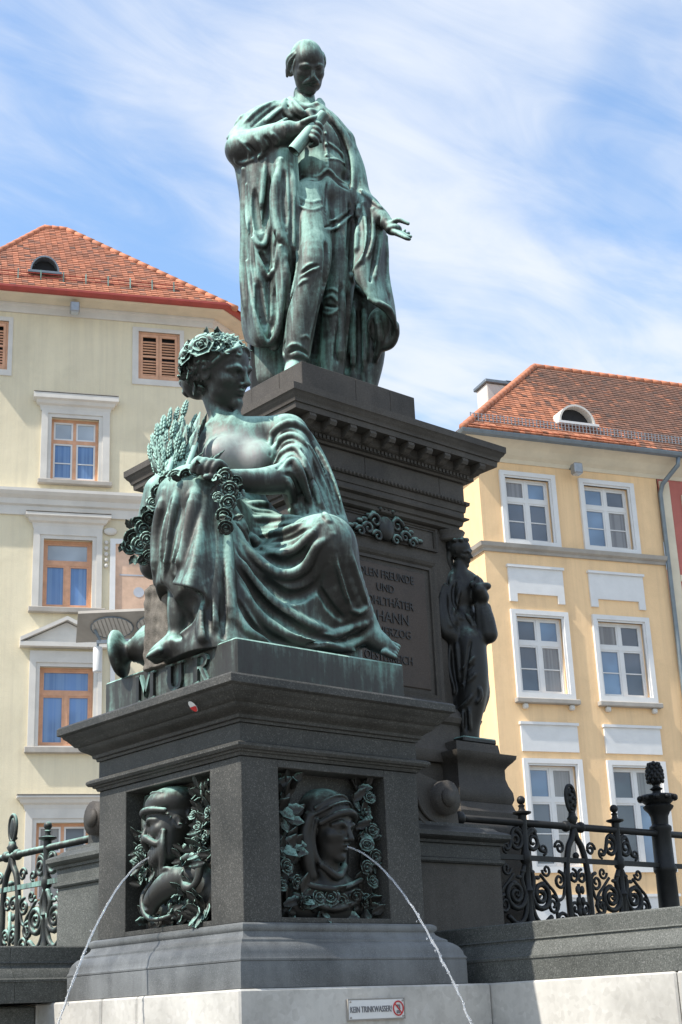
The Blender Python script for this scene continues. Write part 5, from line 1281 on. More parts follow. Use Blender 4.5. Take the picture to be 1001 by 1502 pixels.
# far foot
C([(533, 915, 34), (545, 934, 34), (560, 945, 36), (572, 953, 36)], [17, 17, 14, 10], 6)
for i in range(5): C([(564 + 1.5 * i, 957 - 3.4 * i, 50 - 6 * i), (579 + 1.2 * i, 964 - 3.8 * i, 48 - 7 * i)], [5.4, 4.2], 1.2, curve=False)
# head turned to her left
HV = WF.view(328, 545); HR = HV @ rot('y', radians(52)) @ rot('x', radians(2)) @ rot('z', radians(-5))
hp = WF.P(325, 546, -4); hh_ = 114 * w_
p_, E_, C_ = head(S, hp, HR, hh_)
E_(0, 0.14, -0.15, 0.375, 0.355, 0.385, 0.05); E_(0, -0.10, -0.38, 0.27, 0.28, 0.22, 0.08)
E_(0, -0.41, 0.27, 0.095, 0.08, 0.085, 0.05); E_(-0.17, -0.26, 0.10, 0.07, 0.09, 0.12, 0.06); E_(0.17, -0.26, 0.10, 0.07, 0.09, 0.12, 0.06)
gh = np.random.default_rng(21)
def skin_at(d, c, R, h, t0=0.15, t1=0.8):
    """where a ray from inside the head leaves the surface, in head units"""
    t = np.linspace(t0, t1, 120); P = c + (R @ (np.outer(d, t) * h + np.array([[0], [0.10 * h], [-0.1 * h]]))).T
    I = np.clip(np.round((P - S.lo) / S.vox).astype(int), 0, S.n - 1); f = S.f[I[:, 0], I[:, 1], I[:, 2]]; o_ = np.flatnonzero(f > 0)
    return d * t[o_[0]] + np.array([0, 0.10, -0.1]) if len(o_) else None
def curls(n, c, R, h, face, seed=21):
    g_ = np.random.default_rng(seed); pts = []
    for k in range(n):
        d = g_.normal(size=3); d /= np.linalg.norm(d); p0 = skin_at(d, c, R, h)
        if p0 is None or face(p0): continue
        pts.append((p0, d, g_.uniform(0.035, 0.055), g_.normal(size=3)))
    for p0, d, r_, v in pts:
        t_ = np.cross(d, v); t_ /= np.linalg.norm(t_) + 1e-9; b_ = np.cross(d, t_)
        C_([tuple(p0 + (t_ * cos(a) + b_ * sin(a)) * r_ * (1.25 - 0.16 * a) + d * 0.004) for a in np.linspace(0, 4.6, 7)], [r_ * 0.42] * 6 + [r_ * 0.3], 0.007)
curls(190, hp, HR, hh_, lambda p0: (p0[2] > 0.10 and p0[1] < 0.24) or (p0[2] > -0.10 and p0[1] < 0.02) or p0[1] < -0.30)
for s_ in (-1, 1):
    for j in range(4): C_([(s_ * 0.03, 0.355 - 0.03 * j, 0.31 - 0.0 * j), (s_ * 0.14, 0.30 - 0.04 * j, 0.305 - 0.03 * j), (s_ * 0.24, 0.22 - 0.045 * j, 0.22 - 0.03 * j), (s_ * 0.30, 0.10 - 0.03 * j, 0.10 - 0.04 * j)], [0.02, 0.034, 0.036, 0.03], 0.008)
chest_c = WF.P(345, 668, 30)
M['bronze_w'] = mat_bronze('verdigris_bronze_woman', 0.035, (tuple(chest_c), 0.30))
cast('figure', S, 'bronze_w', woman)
# wreath of roses in the hair
def on_head(az, el, rad):   # az round the head from its front, el up
    d = np.array([sin(az) * cos(el), sin(el), cos(az) * cos(el)]); return hp + HR @ (d * np.array([0.40, 0.37, 0.43]) * hh_ * rad + np.array([0, 0.095, -0.11]) * hh_), HR @ d
gg = np.random.default_rng(5)
for az, el, sc in [(-2.75, -0.25, .125), (-2.35, 0.0, .14), (-2.0, 0.30, .155), (-1.45, 0.56, .155), (-0.95, 0.66, .12), (-0.5, 0.62, .11), (-0.05, 0.62, .10), (0.4, 0.62, .11), (0.95, 0.62, .12), (-0.45, 0.86, .11), (0.3, 0.88, .11), (1.6, 0.5, .14), (2.2, 0.3, .14), (2.9, 0.15, .14),
                   (-2.9, -0.6, .11), (-2.55, -0.85, .10), (-1.9, 0.85, .13), (-1.0, 1.08, .12), (0.3, 1.12, .12), (-2.6, 0.45, .13), (2.9, 0.7, .12), (-3.0, 0.15, .13)]:
    q, d = on_head(az, el, 1.0); ornament('rose', 'rose', q, facing(d, gg.uniform(0, 6)), sc * hh_ * gg.uniform(0.88, 1.12, size=3), 'bronze', woman)
for k in range(44):
    az, el = gg.uniform(-3.1, 3.1), gg.uniform(0.45, 1.3) if k < 30 else gg.uniform(-0.8, 0.5)
    if k >= 30: az = gg.choice([-1, 1]) * gg.uniform(2.0, 3.0)
    q, d = on_head(az, el, 0.98); t = np.cross(d, gg.normal(size=3)); ornament('leaf', 'leaf', q, along(t + d * 0.6, d), 0.105 * hh_, 'bronze', woman)
# garlands over the knee and hanging at the left
tw = WF.view(280, 740)[:, 2]
for x, y, w, r in [(272, 696, 150, 9), (258, 700, 140, 9), (284, 693, 158, 8), (330, 700, 160, 11), (338, 718, 158, 12), (334, 738, 158, 12), (329, 755, 158, 11), (331, 773, 158, 9), (345, 706, 140, 9), (321, 730, 160, 8), (346, 730, 150, 8),
                   (244, 706, 124, 9), (233, 722, 112, 10), (226, 740, 106, 11), (218, 758, 98, 12), (209, 777, 92, 13), (196, 788, 88, 13), (188, 802, 82, 11), (205, 801, 92, 12), (217, 792, 96, 10), (220, 815, 92, 10), (203, 765, 88, 9), (210, 822, 88, 8)]:
    ornament('rose', 'rose', WF.P(x, y, w), facing(tw + gg.normal(size=3) * 0.35, gg.uniform(0, 6)), r * w_ * gg.uniform(0.85, 1.15, size=3), 'bronze', woman)
for x, y, w in [(266, 705, 150), (318, 712, 160), (347, 722, 148), (322, 760, 160), (342, 762, 154), (250, 710, 132), (216, 742, 98), (236, 748, 108), (192, 776, 86), (224, 785, 98), (182, 795, 80), (214, 815, 92), (198, 814, 86), (230, 768, 102), (312, 700, 162), (352, 716, 138), (228, 728, 104), (240, 700, 120), (292, 690, 160)]:
    for q_ in range(2):
        t = np.cross(tw, gg.normal(size=3)); ornament('leaf', 'leaf', WF.P(x, y, w), along(t + tw * 0.3, tw), 10 * w_, 'bronze', woman)
# wheat sheaf
base_ = WF.P(258, 722, 80)
for x, y, w in [(274, 590, 20), (262, 596, 35), (250, 606, 45), (240, 616, 50), (231, 628, 52), (224, 642, 50), (219, 656, 45), (268, 612, 48), (256, 622, 60), (245, 632, 64), (236, 646, 66), (230, 662, 62), (275, 628, 56), (263, 638, 68), (250, 648, 72), (240, 664, 74), (284, 640, 50), (270, 652, 70), (258, 666, 78), (224, 674, 50), (246, 680, 82), (278, 664, 66), (234, 680, 70), (287, 612, 10), (296, 626, 0)]:
    tip = WF.P(x, y, w); d = tip - base_; d = d / np.linalg.norm(d); bend = d + np.array([0.22, 0, 0.30])
    ornament('ear', 'wheat_ear', tip - bend / np.linalg.norm(bend) * 26 * w_, facing(bend, gg.uniform(0, 6)), np.array([24, 24, 15]) * gg.uniform(0.8, 1.2, size=3) * w_, 'bronze', woman)
for k in range(30):
    x2, y2 = 222 + 2.4 * k + gg.uniform(-4, 4), 662 - 1.7 * k + gg.uniform(-16, 16); b = WF.P(x2, y2, 62 - 0.6 * k + gg.uniform(-8, 12)); a = base_ + (b - base_) * gg.uniform(0.25, 0.45)
    ornament('leaf', 'long_leaf', a, along(b - a, tw + gg.normal(size=3) * 0.3), np.array([np.linalg.norm(b - a) / 1.6, 13 * w_, 9 * w_]), 'bronze', woman)
for x, y, w, x2, y2 in [(296, 692, 130, 330, 660), (286, 698, 120, 314, 668), (262, 700, 120, 300, 662), (292, 640, 30, 304, 606)]:
    a, b = WF.P(x, y, w), WF.P(x2, y2, w + 8); ornament('leaf', 'long_leaf', a, along(b - a, tw), np.array([np.linalg.norm(b - a) / 1.6, 8 * w_, 8 * w_]), 'bronze', woman)
stalk = MB()
for k in range(16):
    a = base_ + gg.normal(size=3) * 0.05 * np.array([1, 1, 0.2]); b = base_ + (WF.P(226 + 4.4 * k, 660 - 1.5 * k, 52) - base_) * 0.85
    stalk.tube([a, (a + b) / 2 + np.array([0, -0.02, 0]), b], 0.022, 6)
tag(stalk.build('stalks', 'bronze', woman, True), None, None, kind='stuff')
# cast stump and the overturned jug
S = Sculpt((-0.85, -0.75, -0.03), (-0.05, 0.25, 0.75), 0.010)
for dx, dw in ((0, 0), (9, 8), (18, 16), (26, 24)): C([(224 + dx, 872 - 0.2 * dx, 66 + dw), (222 + dx, 995 - 0.6 * dx, 66 + dw)], [10, 11], 3, curve=False)
for dx in (0, 10, 20): C([(224 + dx, 868, 70 + dx * 0.8), (236 + dx * 0.6, 862, 50 + dx)], [10, 9], 3, curve=False)
C([(238, 880, 40), (238, 990, 45)], [20, 22], 5, curve=False); C([(242, 868, 84), (250, 880, 96), (256, 895, 98)], [8, 10, 6], 4)
S.ripple(0.004, (22, 31, 47, 75), 4); cast('tree_stump', S, 'bronze_stone', woman)
jg = MB(); prof = [(0.01, 0.012), (0.120, 0.006), (0.138, 0.0), (0.150, 0.012), (0.146, 0.03), (0.10, 0.05), (0.066, 0.075), (0.060, 0.10), (0.072, 0.105), (0.074, 0.12), (0.084, 0.13), (0.088, 0.142), (0.105, 0.16), (0.135, 0.21), (0.15, 0.28), (0.14, 0.36), (0.10, 0.43), (0.01, 0.46)]
jg.lathe(prof, (0, 0, 0), 24); jo = jg.build('jug', 'bronze', woman, True)
a, b = WF.P(171, 960, 16), WF.P(252, 942, 36); m4 = np.eye(4); m4[:3, :3] = facing(b - a) * 1.16; m4[:3, 3] = a; jo.matrix_basis = Matrix(m4.tolist())
# bronze slab with the river name
X0, X1, Y0, Y1 = 5.47, 6.94, 7.2, 8.75
sb = MB().bbox(X0, X1, Y0, Y1, 3.70, 3.945, 0.012).build('bronze_slab', 'bronze_slab', woman, False, True)
MB().bbox(X0 - 0.022, X1 + 0.022, Y0 - 0.022, Y1 + 0.022, 3.673, 3.699, 0.006).build('slab_foot', 'bronze', sb, False, True)
def strokes(ch):   # serif capitals as boxes / bars in a unit cell
    if ch == 'M': return [[(0, 0), (0.26, 0), (0.26, 0.08), (0.19, 0.08), (0.19, 0.92), (0.26, 0.92), (0.26, 1), (0, 1), (0, 0.92), (0.06, 0.92), (0.06, 0.08), (0, 0.08)],
                          [(0.70, 0), (1.0, 0), (1.0, 0.08), (0.94, 0.08), (0.94, 0.92), (1.0, 0.92), (1.0, 1), (0.74, 1), (0.76, 0.92), (0.78, 0.08), (0.70, 0.08)],
                          [(0.20, 1), (0.50, 0.12), (0.56, 0.30), (0.32, 1)], [(0.80, 1), (0.50, 0.121), (0.44, 0.30), (0.70, 1)]]
    if ch == 'U': return [[(0, 0.92), (0, 1), (0.34, 1), (0.34, 0.92), (0.26, 0.92), (0.26, 0.34), (0.31, 0.20), (0.45, 0.13), (0.60, 0.19), (0.67, 0.34), (0.67, 0.92), (0.58, 0.92), (0.58, 1), (0.86, 1), (0.86, 0.92), (0.78, 0.92), (0.78, 0.32), (0.70, 0.10), (0.45, 0.0), (0.20, 0.08), (0.09, 0.30), (0.09, 0.92)]]
    return [[(0, 0), (0.34, 0), (0.34, 0.08), (0.27, 0.08), (0.27, 0.92), (0, 0.92 + 0.08), (0, 0.92), (0.08, 0.92), (0.08, 0.08), (0, 0.08)],
            [(0.0, 1.001), (0.55, 1.001), (0.72, 0.90), (0.75, 0.74), (0.68, 0.58), (0.52, 0.50), (0.27, 0.50), (0.27, 0.58), (0.46, 0.585), (0.56, 0.66), (0.57, 0.80), (0.48, 0.915), (0.27, 0.92)],
            [(0.36, 0.50), (0.52, 0.50), (0.74, 0.08), (0.82, 0.08), (0.82, 0), (0.60, 0)]]
for ch, yl in (('M', 8.33), ('U', 7.96), ('R', 7.66)):
    mb = MB()
    for poly in strokes(ch): mb.prism([(yl - u * 0.235, 3.715 + v * 0.19) for u, v in poly], 'x', X0 - 0.022, X0 + 0.01)
    fix_normals(mb.build('letter', 'bronze_dark', sb, False, True))

# ------------------------------------------------------------------ standing man
MF = Frame((PCX, PCY, 7.187)); m_s = MF.sc
man = empty('standing_man_statue', tuple(MF.o), FROOT)
tag(man, 'bronze standing man in cloak holding a scroll on top of the pedestal', 'statue')
S = Sculpt((-0.92, -0.70, -0.02), (1.12, 0.75, 4.40), 0.0112)
def C(L, r, k=6, sub=False, curve=True): S.chain(MF.Ps(L), np.array(r) * m_s if hasattr(r, '__len__') else r * m_s, k * m_s, sub, 5, curve)
def E(x, y, w, rx, ry, rz, k=10, sub=False): S.ell(MF.P(x, y, w), np.array([rx, rz, ry]) * m_s, None, k * m_s, sub)
def zm(L): return [(310 + x / 2.681, 40 + y / 2.681) for x, y in L]
def Rg(L, r, k=3, lift=0.42): stroke(S, MF, zm(L), r, k, lift)
def Gv(L, r, k=2.5, lift=0.45): stroke(S, MF, zm(L), r, k, lift, True)
# cape behind, down to the plinth
C([(420, 215, -34), (402, 320, -40), (398, 430, -44), (402, 560, -46)], [34, 36, 38, 36], 14); C([(475, 215, -40), (490, 330, -62), (512, 450, -74), (520, 575, -76)], [36, 38, 34, 28], 14)
C([(445, 250, -44), (450, 400, -66), (460, 575, -74)], [36, 38, 34], 14)
C([(536, 400, -56), (546, 470, -56), (548, 520, -58), (540, 575, -58)], [14, 17, 17, 12], 8)
# trunk
E(464, 210, 0, 42, 46, 30, 12); E(470, 252, 2, 38, 38, 29, 12); E(476, 290, 0, 40, 32, 30, 12)
C([(398, 186, -8), (428, 176, -4), (468, 178, -4), (500, 206, -10)], [22, 23, 23, 20], 10)
C([(450, 184, -8), (446, 138, -22)], [20, 16], 5, curve=False)
C([(427, 146, -10), (433, 152, 8), (448, 159, 16), (464, 155, 8), (469, 148, -8)], [5, 6, 5, 6, 5], 3); C([(425, 150, -8), (431, 160, 16), (446, 170, 24)], [7, 8, 6], 4); C([(471, 154, -8), (470, 164, 14), (462, 174, 24)], [7, 7, 5], 4); E(456, 164, 24, 9, 6, 6, 3); C([(455, 166, 26), (460, 178, 29)], [5, 4], 2, curve=False)
# legs in straight trousers
C([(455, 295, 4), (458, 345, 24), (460, 388, 38), (446, 450, 34), (435, 518, 28)], [33, 29, 25, 22, 20], 4)
C([(498, 298, -6), (500, 360, -4), (497, 430, -6), (490, 500, -16), (484, 572, -22)], [31, 27, 22, 20, 19], 4)
C([(436, 528, 16), (432, 542, 32), (427, 548, 52)], [15, 14, 10], 5); C([(480, 565, -16), (484, 580, 6)], [14, 12], 5, curve=False)
# raised arm in a wide sleeve
C([(392, 186, -4), (364, 208, 6), (356, 220, 18)], [24, 24, 25], 8); C([(356, 220, 18), (392, 206, 42), (424, 194, 54)], [25, 22, 17], 7)
C([(424, 194, 54), (440, 191, 58)], [14, 12], 3, curve=False); E(449, 188, 60, 15, 12, 12, 5)
for i in range(4): C([(456 - 1.5 * i, 179 + 6.5 * i, 68), (467 - 2 * i, 182 + 7 * i, 73), (471 - 2 * i, 189 + 7 * i, 67), (462 - 2 * i, 193 + 7 * i, 60)], [4.6, 4.4, 4.0, 3.6], 1.2)
C([(445, 180, 70), (456, 175, 75), (466, 172, 70)], [5, 4.6, 4], 1.5)
# cape over that shoulder, ending in a free edge above the elbow
C([(430, 166, -4), (402, 172, -6), (374, 186, 0), (350, 202, 8)], [17, 24, 24, 15], 8)
C([(336, 203, 4), (350, 196, 30), (374, 194, 46), (400, 186, 52), (420, 175, 42)], [4, 4.5, 4.5, 4, 3], 3)
# coat side and the arm held out, palm up
C([(504, 212, -12), (517, 248, -10), (526, 286, -4), (540, 306, 10)], [18, 19, 18, 17], 8)
C([(540, 306, 10), (556, 318, 24), (566, 326, 32)], [17, 14, 10], 6); C([(562, 324, 30), (574, 334, 38)], [8.5, 9], 3, curve=False); E(578, 337, 40, 12, 7.5, 11, 3)
C([(572, 329, 42), (584, 323, 48), (599, 328, 52)], [4.4, 3.8, 2.8], 1.2)
for i, (dx, dy, dw) in enumerate(((23, 15, 24), (25, 11, 12), (22, 6, -2), (16, 2, -14))): C([(577, 340 - 0.5 * i, 46 - 5 * i), (577 + dx * 0.5, 345 - 1.5 * i, 44 + dw * 0.6), (577 + dx * 0.85, 341 + dy * 0.55, 42 + dw), (578 + dx, 336 + dy, 42 + dw)], [4.6, 4.0, 3.4, 2.6], 1.0)
# long cape hanging from the raised arm
S.sheet([MF.Ps([(346, 228, 5), (368, 232, 30), (392, 226, 40), (414, 222, 46), (432, 226, 36)]), MF.Ps([(357, 300, 0), (374, 305, 30), (396, 300, 28), (416, 300, 48), (435, 300, 34)]),
         MF.Ps([(358, 400, -6), (376, 405, 28), (396, 400, 20), (412, 400, 40), (428, 380, 30)]), MF.Ps([(359, 470, -12), (378, 485, 24), (396, 482, 14), (408, 480, 26), (416, 460, 14)]), MF.Ps([(364, 498, -16), (380, 505, 16), (396, 506, 8), (404, 510, 14), (410, 500, 2)])], 0.035, 0.04)
# cape falling from the other arm
S.sheet([MF.Ps([(520, 280, 10), (530, 292, 18), (542, 302, 24), (554, 312, 26), (562, 318, 12)]), MF.Ps([(528, 322, 24), (538, 340, 30), (548, 350, 26), (558, 352, 16), (565, 350, -4)]),
         MF.Ps([(522, 385, 28), (534, 396, 32), (548, 402, 26), (560, 405, 12), (569, 405, -10)]), MF.Ps([(524, 408, 28), (545, 436, 32), (560, 446, 26), (572, 452, 10), (577, 452, -14)]), MF.Ps([(530, 418, 26), (550, 443, 28), (566, 456, 20), (578, 474, 6), (580, 488, -14)])], 0.022, 0.02)
E(560, 478, -26, 21, 30, 16, 8); C([(581, 478, -4), (580, 492, -14), (572, 504, -24), (556, 508, -32)], [5, 6, 8, 10], 6)
# folds of the hanging cape
for L, r in (([(128, 560), (132, 800), (130, 1000), (146, 1180)], [7, 7, 7, 6]), ([(140, 620), (146, 760), (180, 848), (212, 850), (240, 760), (244, 640), (262, 540)], [4, 5, 5, 5, 5, 5, 4]), ([(160, 830), (205, 955), (232, 980), (256, 930), (268, 820)], [4, 5, 5, 5, 4]),
             ([(140, 920), (168, 1100), (200, 1226), (236, 1240), (264, 1180), (282, 1020), (274, 860)], [4, 5, 5.5, 5.5, 5, 5, 4]), ([(276, 520), (252, 650), (262, 790), (305, 880)], [6, 8, 8, 6]), ([(312, 545), (328, 660), (334, 820), (318, 900)], [6, 7, 7, 5]), ([(292, 900), (296, 1060), (284, 1190)], [6, 7, 5]),
             ([(215, 520), (205, 640), (190, 730)], [4, 5, 3])): Rg(L, r, 3, 0.5)
for L, r in (([(168, 600), (176, 740), (196, 815)], [4, 7, 6]), ([(228, 560), (224, 680), (206, 800)], [3, 5, 4]), ([(290, 530), (286, 660), (296, 800)], [3, 5, 5]), ([(196, 880), (222, 945)], [5, 6]), ([(250, 800), (246, 900), (238, 950)], [3, 5, 4]), ([(180, 960), (196, 1100), (216, 1200)], [4, 8, 7]), ([(244, 1000), (246, 1120), (232, 1205)], [4, 6, 5]), ([(150, 700), (158, 860), (172, 1000)], [3, 4, 4]),
             ([(340, 560), (342, 720), (340, 880), (320, 1000)], [4, 4, 5, 5])): Gv(L, r, 2.5, 0.5)
# sleeve and shoulder
for L, r in (([(110, 440), (150, 480), (150, 530)], [4, 4, 3]), ([(170, 425), (205, 470), (200, 510)], [4, 4, 3]), ([(230, 410), (260, 440), (255, 470)], [3.5, 4, 3]), ([(90, 500), (110, 535), (170, 520), (240, 480)], [3, 4, 4, 3]), ([(280, 370), (296, 405), (292, 440)], [3, 3.4, 3]), ([(250, 290), (180, 330), (120, 390)], [3, 4, 3]), ([(290, 310), (240, 350), (190, 395)], [3, 4, 3]), ([(220, 285), (150, 320), (95, 385)], [3, 4, 3])): Rg(L, r, 3, 0.42)
for L, r in (([(130, 450), (172, 495), (172, 530)], 3), ([(205, 420), (232, 460), (228, 500)], 3), ([(270, 300), (210, 345), (150, 400)], 2.6), ([(300, 300), (290, 340), (300, 360)], 4)): Gv(L, r, 2.5, 0.5)
# coat edges, waistcoat, neckcloth
for L, r in (([(418, 300), (480, 370), (530, 440), (558, 540), (556, 640), (572, 700)], [5, 6, 6.5, 6, 5, 4]), ([(326, 250), (286, 300), (300, 340), (330, 360)], [5, 6, 5, 3]), ([(440, 440), (490, 480), (530, 520), (545, 570)], [2.5, 3.5, 3.5, 2.5]), ([(345, 580), (420, 588), (458, 560), (500, 600), (542, 622)], [2.4, 2.8, 2.8, 2.8, 2.4]), ([(448, 430), (456, 500), (460, 560)], 1.8),
             ([(440, 520), (490, 520), (540, 545)], 2.0), ([(318, 285), (345, 320), (372, 345)], [4, 5, 3])): Rg(L, r, 2.2, 0.42)
for L, r in (([(432, 330), (500, 420), (536, 520), (546, 640)], [2.5, 3.5, 4, 3]), ([(340, 600), (420, 602), (458, 580), (510, 622), (545, 640)], 2.2), ([(455, 585), (452, 660), (450, 730)], 1.8), ([(546, 660), (548, 780), (540, 900)], [3, 5, 5]), ([(558, 720), (556, 840), (548, 960)], [3, 5, 5])): Gv(L, r, 2, 0.5)
for y in (196, 212, 228, 244): stroke(S, MF, [(478 + (y - 196) * 0.05, y - 1), (478 + (y - 196) * 0.05, y), (478 + (y - 196) * 0.05, y + 1)], 2.4, 1, 0.5)
# trousers
for L, r in (([(345, 990), (385, 962), (425, 945)], [2.4, 3.4, 2.2]), ([(352, 962), (380, 938), (405, 926)], [2.2, 3, 2.0]), ([(340, 1020), (362, 1000), (385, 992)], [2, 3, 2]), ([(340, 700), (395, 722), (438, 705)], [2.2, 3, 2.2]), ([(440, 805), (500, 785), (552, 740)], [2.4, 3.2, 2.4]), ([(350, 670), (390, 690), (430, 680)], 2.4), ([(450, 770), (500, 750), (545, 715)], 2.4), ([(296, 1262), (330, 1248), (372, 1266)], [2.2, 3.4, 2.0]), ([(310, 1300), (345, 1288), (388, 1306)], [2.0, 3.2, 2.2]), ([(350, 1225), (372, 1215), (388, 1228)], 2.4),
             ([(438, 1072), (478, 1058), (502, 1090)], [2.4, 3.2, 2.4]), ([(430, 1118), (468, 1130), (497, 1110)], [2.4, 3.2, 2.4]), ([(440, 1040), (480, 1030), (505, 1050)], 2.4), ([(432, 960), (408, 1120), (378, 1250)], [2, 2.6, 2])): Rg(L, np.array(r) * 0.9, 3.0, 0.36)
for L, r in (([(348, 975), (388, 948), (435, 928)], 2.0), ([(445, 788), (500, 768), (548, 728)], 2.0), ([(293, 1287), (342, 1267), (388, 1292)], 2.2), ([(435, 1092), (470, 1098), (498, 1098)], 2.2), ([(452, 820), (452, 950), (440, 1060), (418, 1200), (404, 1330)], [4, 6, 7, 7, 7]), ([(344, 760), (330, 1000), (292, 1150), (284, 1290)], [3, 4, 4, 4]), ([(508, 960), (512, 1100), (500, 1250), (490, 1340)], [3, 5, 6, 5])): Gv(L, r, 2, 0.5)
# cape on the right: hem, long folds, dark pleats underneath
for L, r in (([(596, 690), (612, 800), (606, 890), (560, 960), (556, 1000), (620, 1068), (700, 1108), (726, 1180)], [4, 4, 4, 4, 4, 4.4, 4.4, 4]), ([(638, 715), (634, 830), (606, 930)], [4, 4.5, 4]), ([(676, 760), (660, 880), (640, 1020)], [4, 4.5, 4]), ([(690, 800), (690, 960), (700, 1080)], 4), ([(590, 640), (640, 690), (680, 720)], [4, 4, 3]), ([(580, 700), (575, 800), (570, 900)], 4),
             ([(520, 1010), (512, 1180), (508, 1350)], [5, 7, 7]), ([(556, 1040), (556, 1200), (558, 1370)], [5, 7, 7]), ([(600, 1090), (606, 1220), (600, 1380)], [5, 7, 6]), ([(650, 1120), (665, 1230), (640, 1330)], [5, 6, 5])): Rg(L, r, 3, 0.5)
for L, r in (([(618, 720), (622, 830), (596, 930)], 3.4), ([(660, 740), (650, 860), (625, 1000)], 3.4), ([(540, 1020), (536, 1180), (534, 1360)], [4, 6, 6]), ([(578, 1080), (582, 1220), (580, 1380)], [4, 6, 6]), ([(624, 1100), (636, 1220), (622, 1350)], [4, 6, 5])): Gv(L, r, 2.5, 0.5)
# head, bald crown, moustache, hair at the sides
HV = MF.view(452, 96); HR = HV @ rot('y', radians(16)) @ rot('x', radians(7)) @ rot('z', radians(-3))
p_, E_, C_ = head(S, MF.P(451, 98, 10), HR, 80 * m_s, True, 0.035)
for s_ in (-1, 1):
    C_([(0, -0.195, 0.395), (s_ * 0.07, -0.215, 0.385), (s_ * 0.15, -0.265, 0.31)], [0.042, 0.054, 0.026], 0.014); E_(s_ * 0.15, -0.30, 0.16, 0.075, 0.10, 0.10, 0.05)
    C_([(s_ * 0.28, 0.24, 0.02), (s_ * 0.33, 0.10, -0.10), (s_ * 0.30, -0.12, -0.16)], [0.05, 0.075, 0.06], 0.03)
    for j in range(4): C_([(s_ * (0.27 + 0.02 * j), 0.24 - 0.06 * j, 0.10 - 0.06 * j), (s_ * 0.345, 0.08 - 0.05 * j, -0.02 - 0.05 * j), (s_ * 0.33, -0.06 - 0.05 * j, -0.08 - 0.05 * j)], [0.025, 0.04, 0.03], 0.012)
    C_([(s_ * 0.27, 0.12, 0.12), (s_ * 0.285, -0.02, 0.09), (s_ * 0.26, -0.17, 0.10)], [0.035, 0.04, 0.03], 0.02)
    C_([(s_ * 0.20, 0.02, -0.42), (s_ * 0.24, -0.15, -0.33)], [0.10, 0.08], 0.04)
    C_([(s_ * 0.06, 0.06, 0.365), (s_ * 0.13, 0.085, 0.355), (s_ * 0.21, 0.06, 0.285)], [0.016, 0.02, 0.014], 0.03)
cast('figure', S, 'bronze_man', man)
# paper scroll: rolled tube with a loose sheet
a, b = MF.P(476, 168, 66), MF.P(431, 222, 66); d = (b - a) / np.linalg.norm(b - a)
sc_ = MB(); R_ = facing(d); prof = [(0.058, 0), (0.060, 0.02), (0.064, 0.2), (0.068, float(np.linalg.norm(b - a))), (0.058, float(np.linalg.norm(b - a))), (0.052, float(np.linalg.norm(b - a)) - 0.12), (0.0005, float(np.linalg.norm(b - a)) - 0.12)]
sc_.lathe(prof, (0, 0, 0), 18); so = sc_.build('scroll', 'bronze_man', man, True); m4 = np.eye(4); m4[:3, :3] = R_; m4[:3, 3] = a; so.matrix_basis = Matrix(m4.tolist()); smooth_angle(so, 45)
S = Sculpt((-0.35, -0.75, 2.6), (0.25, -0.1, 3.45), 0.010)
S.sheet([MF.Ps([(436, 222, 68), (446, 236, 62), (462, 234, 52)]), MF.Ps([(452, 205, 70), (466, 216, 62), (476, 214, 48)]), MF.Ps([(468, 184, 68), (478, 194, 60), (482, 198, 46)])], 0.014, 0.01)
cast('loose_sheet', S, 'bronze_man', man)
# bronze foot plate and tree-post behind the cape
MB().bbox(PCX - 0.60, PCX + 0.60, PCY - 0.60, PCY + 0.60, 7.187, 7.245, 0.012).build('foot_plate', 'bronze_dark', man, False, True)
q = MF.o
pb = MB(); c0 = MF.P(392, 540, -40); pb.bbox(c0[0] - 0.16, c0[0] + 0.16, c0[1] - 0.14, c0[1] + 0.2, 0.06, c0[2] + 0.22, 0.015); pb.build('support_block', 'bronze_dark', man)

# ------------------------------------------------------------------ corner figure on the pedestal
CF = Frame((9.27, 8.78, 3.822)); c_s = CF.sc
cary = empty('corner_figure_statue', tuple(CF.o), FROOT)
tag(cary, 'dark bronze standing woman with fruit and cloth at the pedestal corner', 'statue')
S = Sculpt((-0.42, -0.45, -0.02), (0.46, 0.5, 2.16), 0.0092)
def C(L, r, k=5, sub=False, curve=True): S.chain(CF.Ps(L), np.array(r) * c_s * 1.1 if hasattr(r, '__len__') else r * c_s * 1.1, k * c_s, sub, 5, curve)
def E(x, y, w, rx, ry, rz, k=8, sub=False): S.ell(CF.P(x, y, w), np.array([rx, rz, ry]) * c_s, None, k * c_s, sub)
E(676, 870, -2, 26, 30, 20, 10); E(682, 915, 0, 22, 26, 19, 10); E(684, 945, 0, 26, 28, 22, 10)
C([(690, 945, 8), (695, 1005, 12), (686, 1060, 8), (684, 1085, 6)], [21, 19, 17, 17], 8); C([(672, 945, -8), (668, 1010, -8), (666, 1085, -8)], [22, 20, 18], 8)
C([(655, 852, -8), (675, 846, -4), (697, 858, 0)], [12, 13, 12], 7); C([(675, 848, 0), (674, 828, 2)], [9, 8], 5, curve=False)
C([(656, 855, -4), (650, 885, 4), (662, 912, 14)], [12, 12, 10], 6); C([(698, 858, 4), (704, 878, 14), (702, 868, 26)], [10, 9, 7], 5)
C([(645, 870, 6), (650, 905, 14), (662, 930, 16), (664, 945, 10)], [8, 10, 9, 5], 5)
def zc(L): return [(630 + x / 3.262, 740 + y / 3.265) for x, y in L]
def Rg(L, r, k=2.4, lift=0.5): stroke(S, CF, zc(L), r, k, lift)
def Gv(L, r, k=2.0, lift=0.5): stroke(S, CF, zc(L), r, k, lift, True)
C([(648, 880, 4), (646, 915, 8), (656, 945, 4), (654, 1000, 0), (660, 1030, 0)], [7, 9, 8, 8, 5], 5)
C([(704, 985, 6), (709, 1015, 4), (707, 1040, 2)], [7, 9, 5], 5)
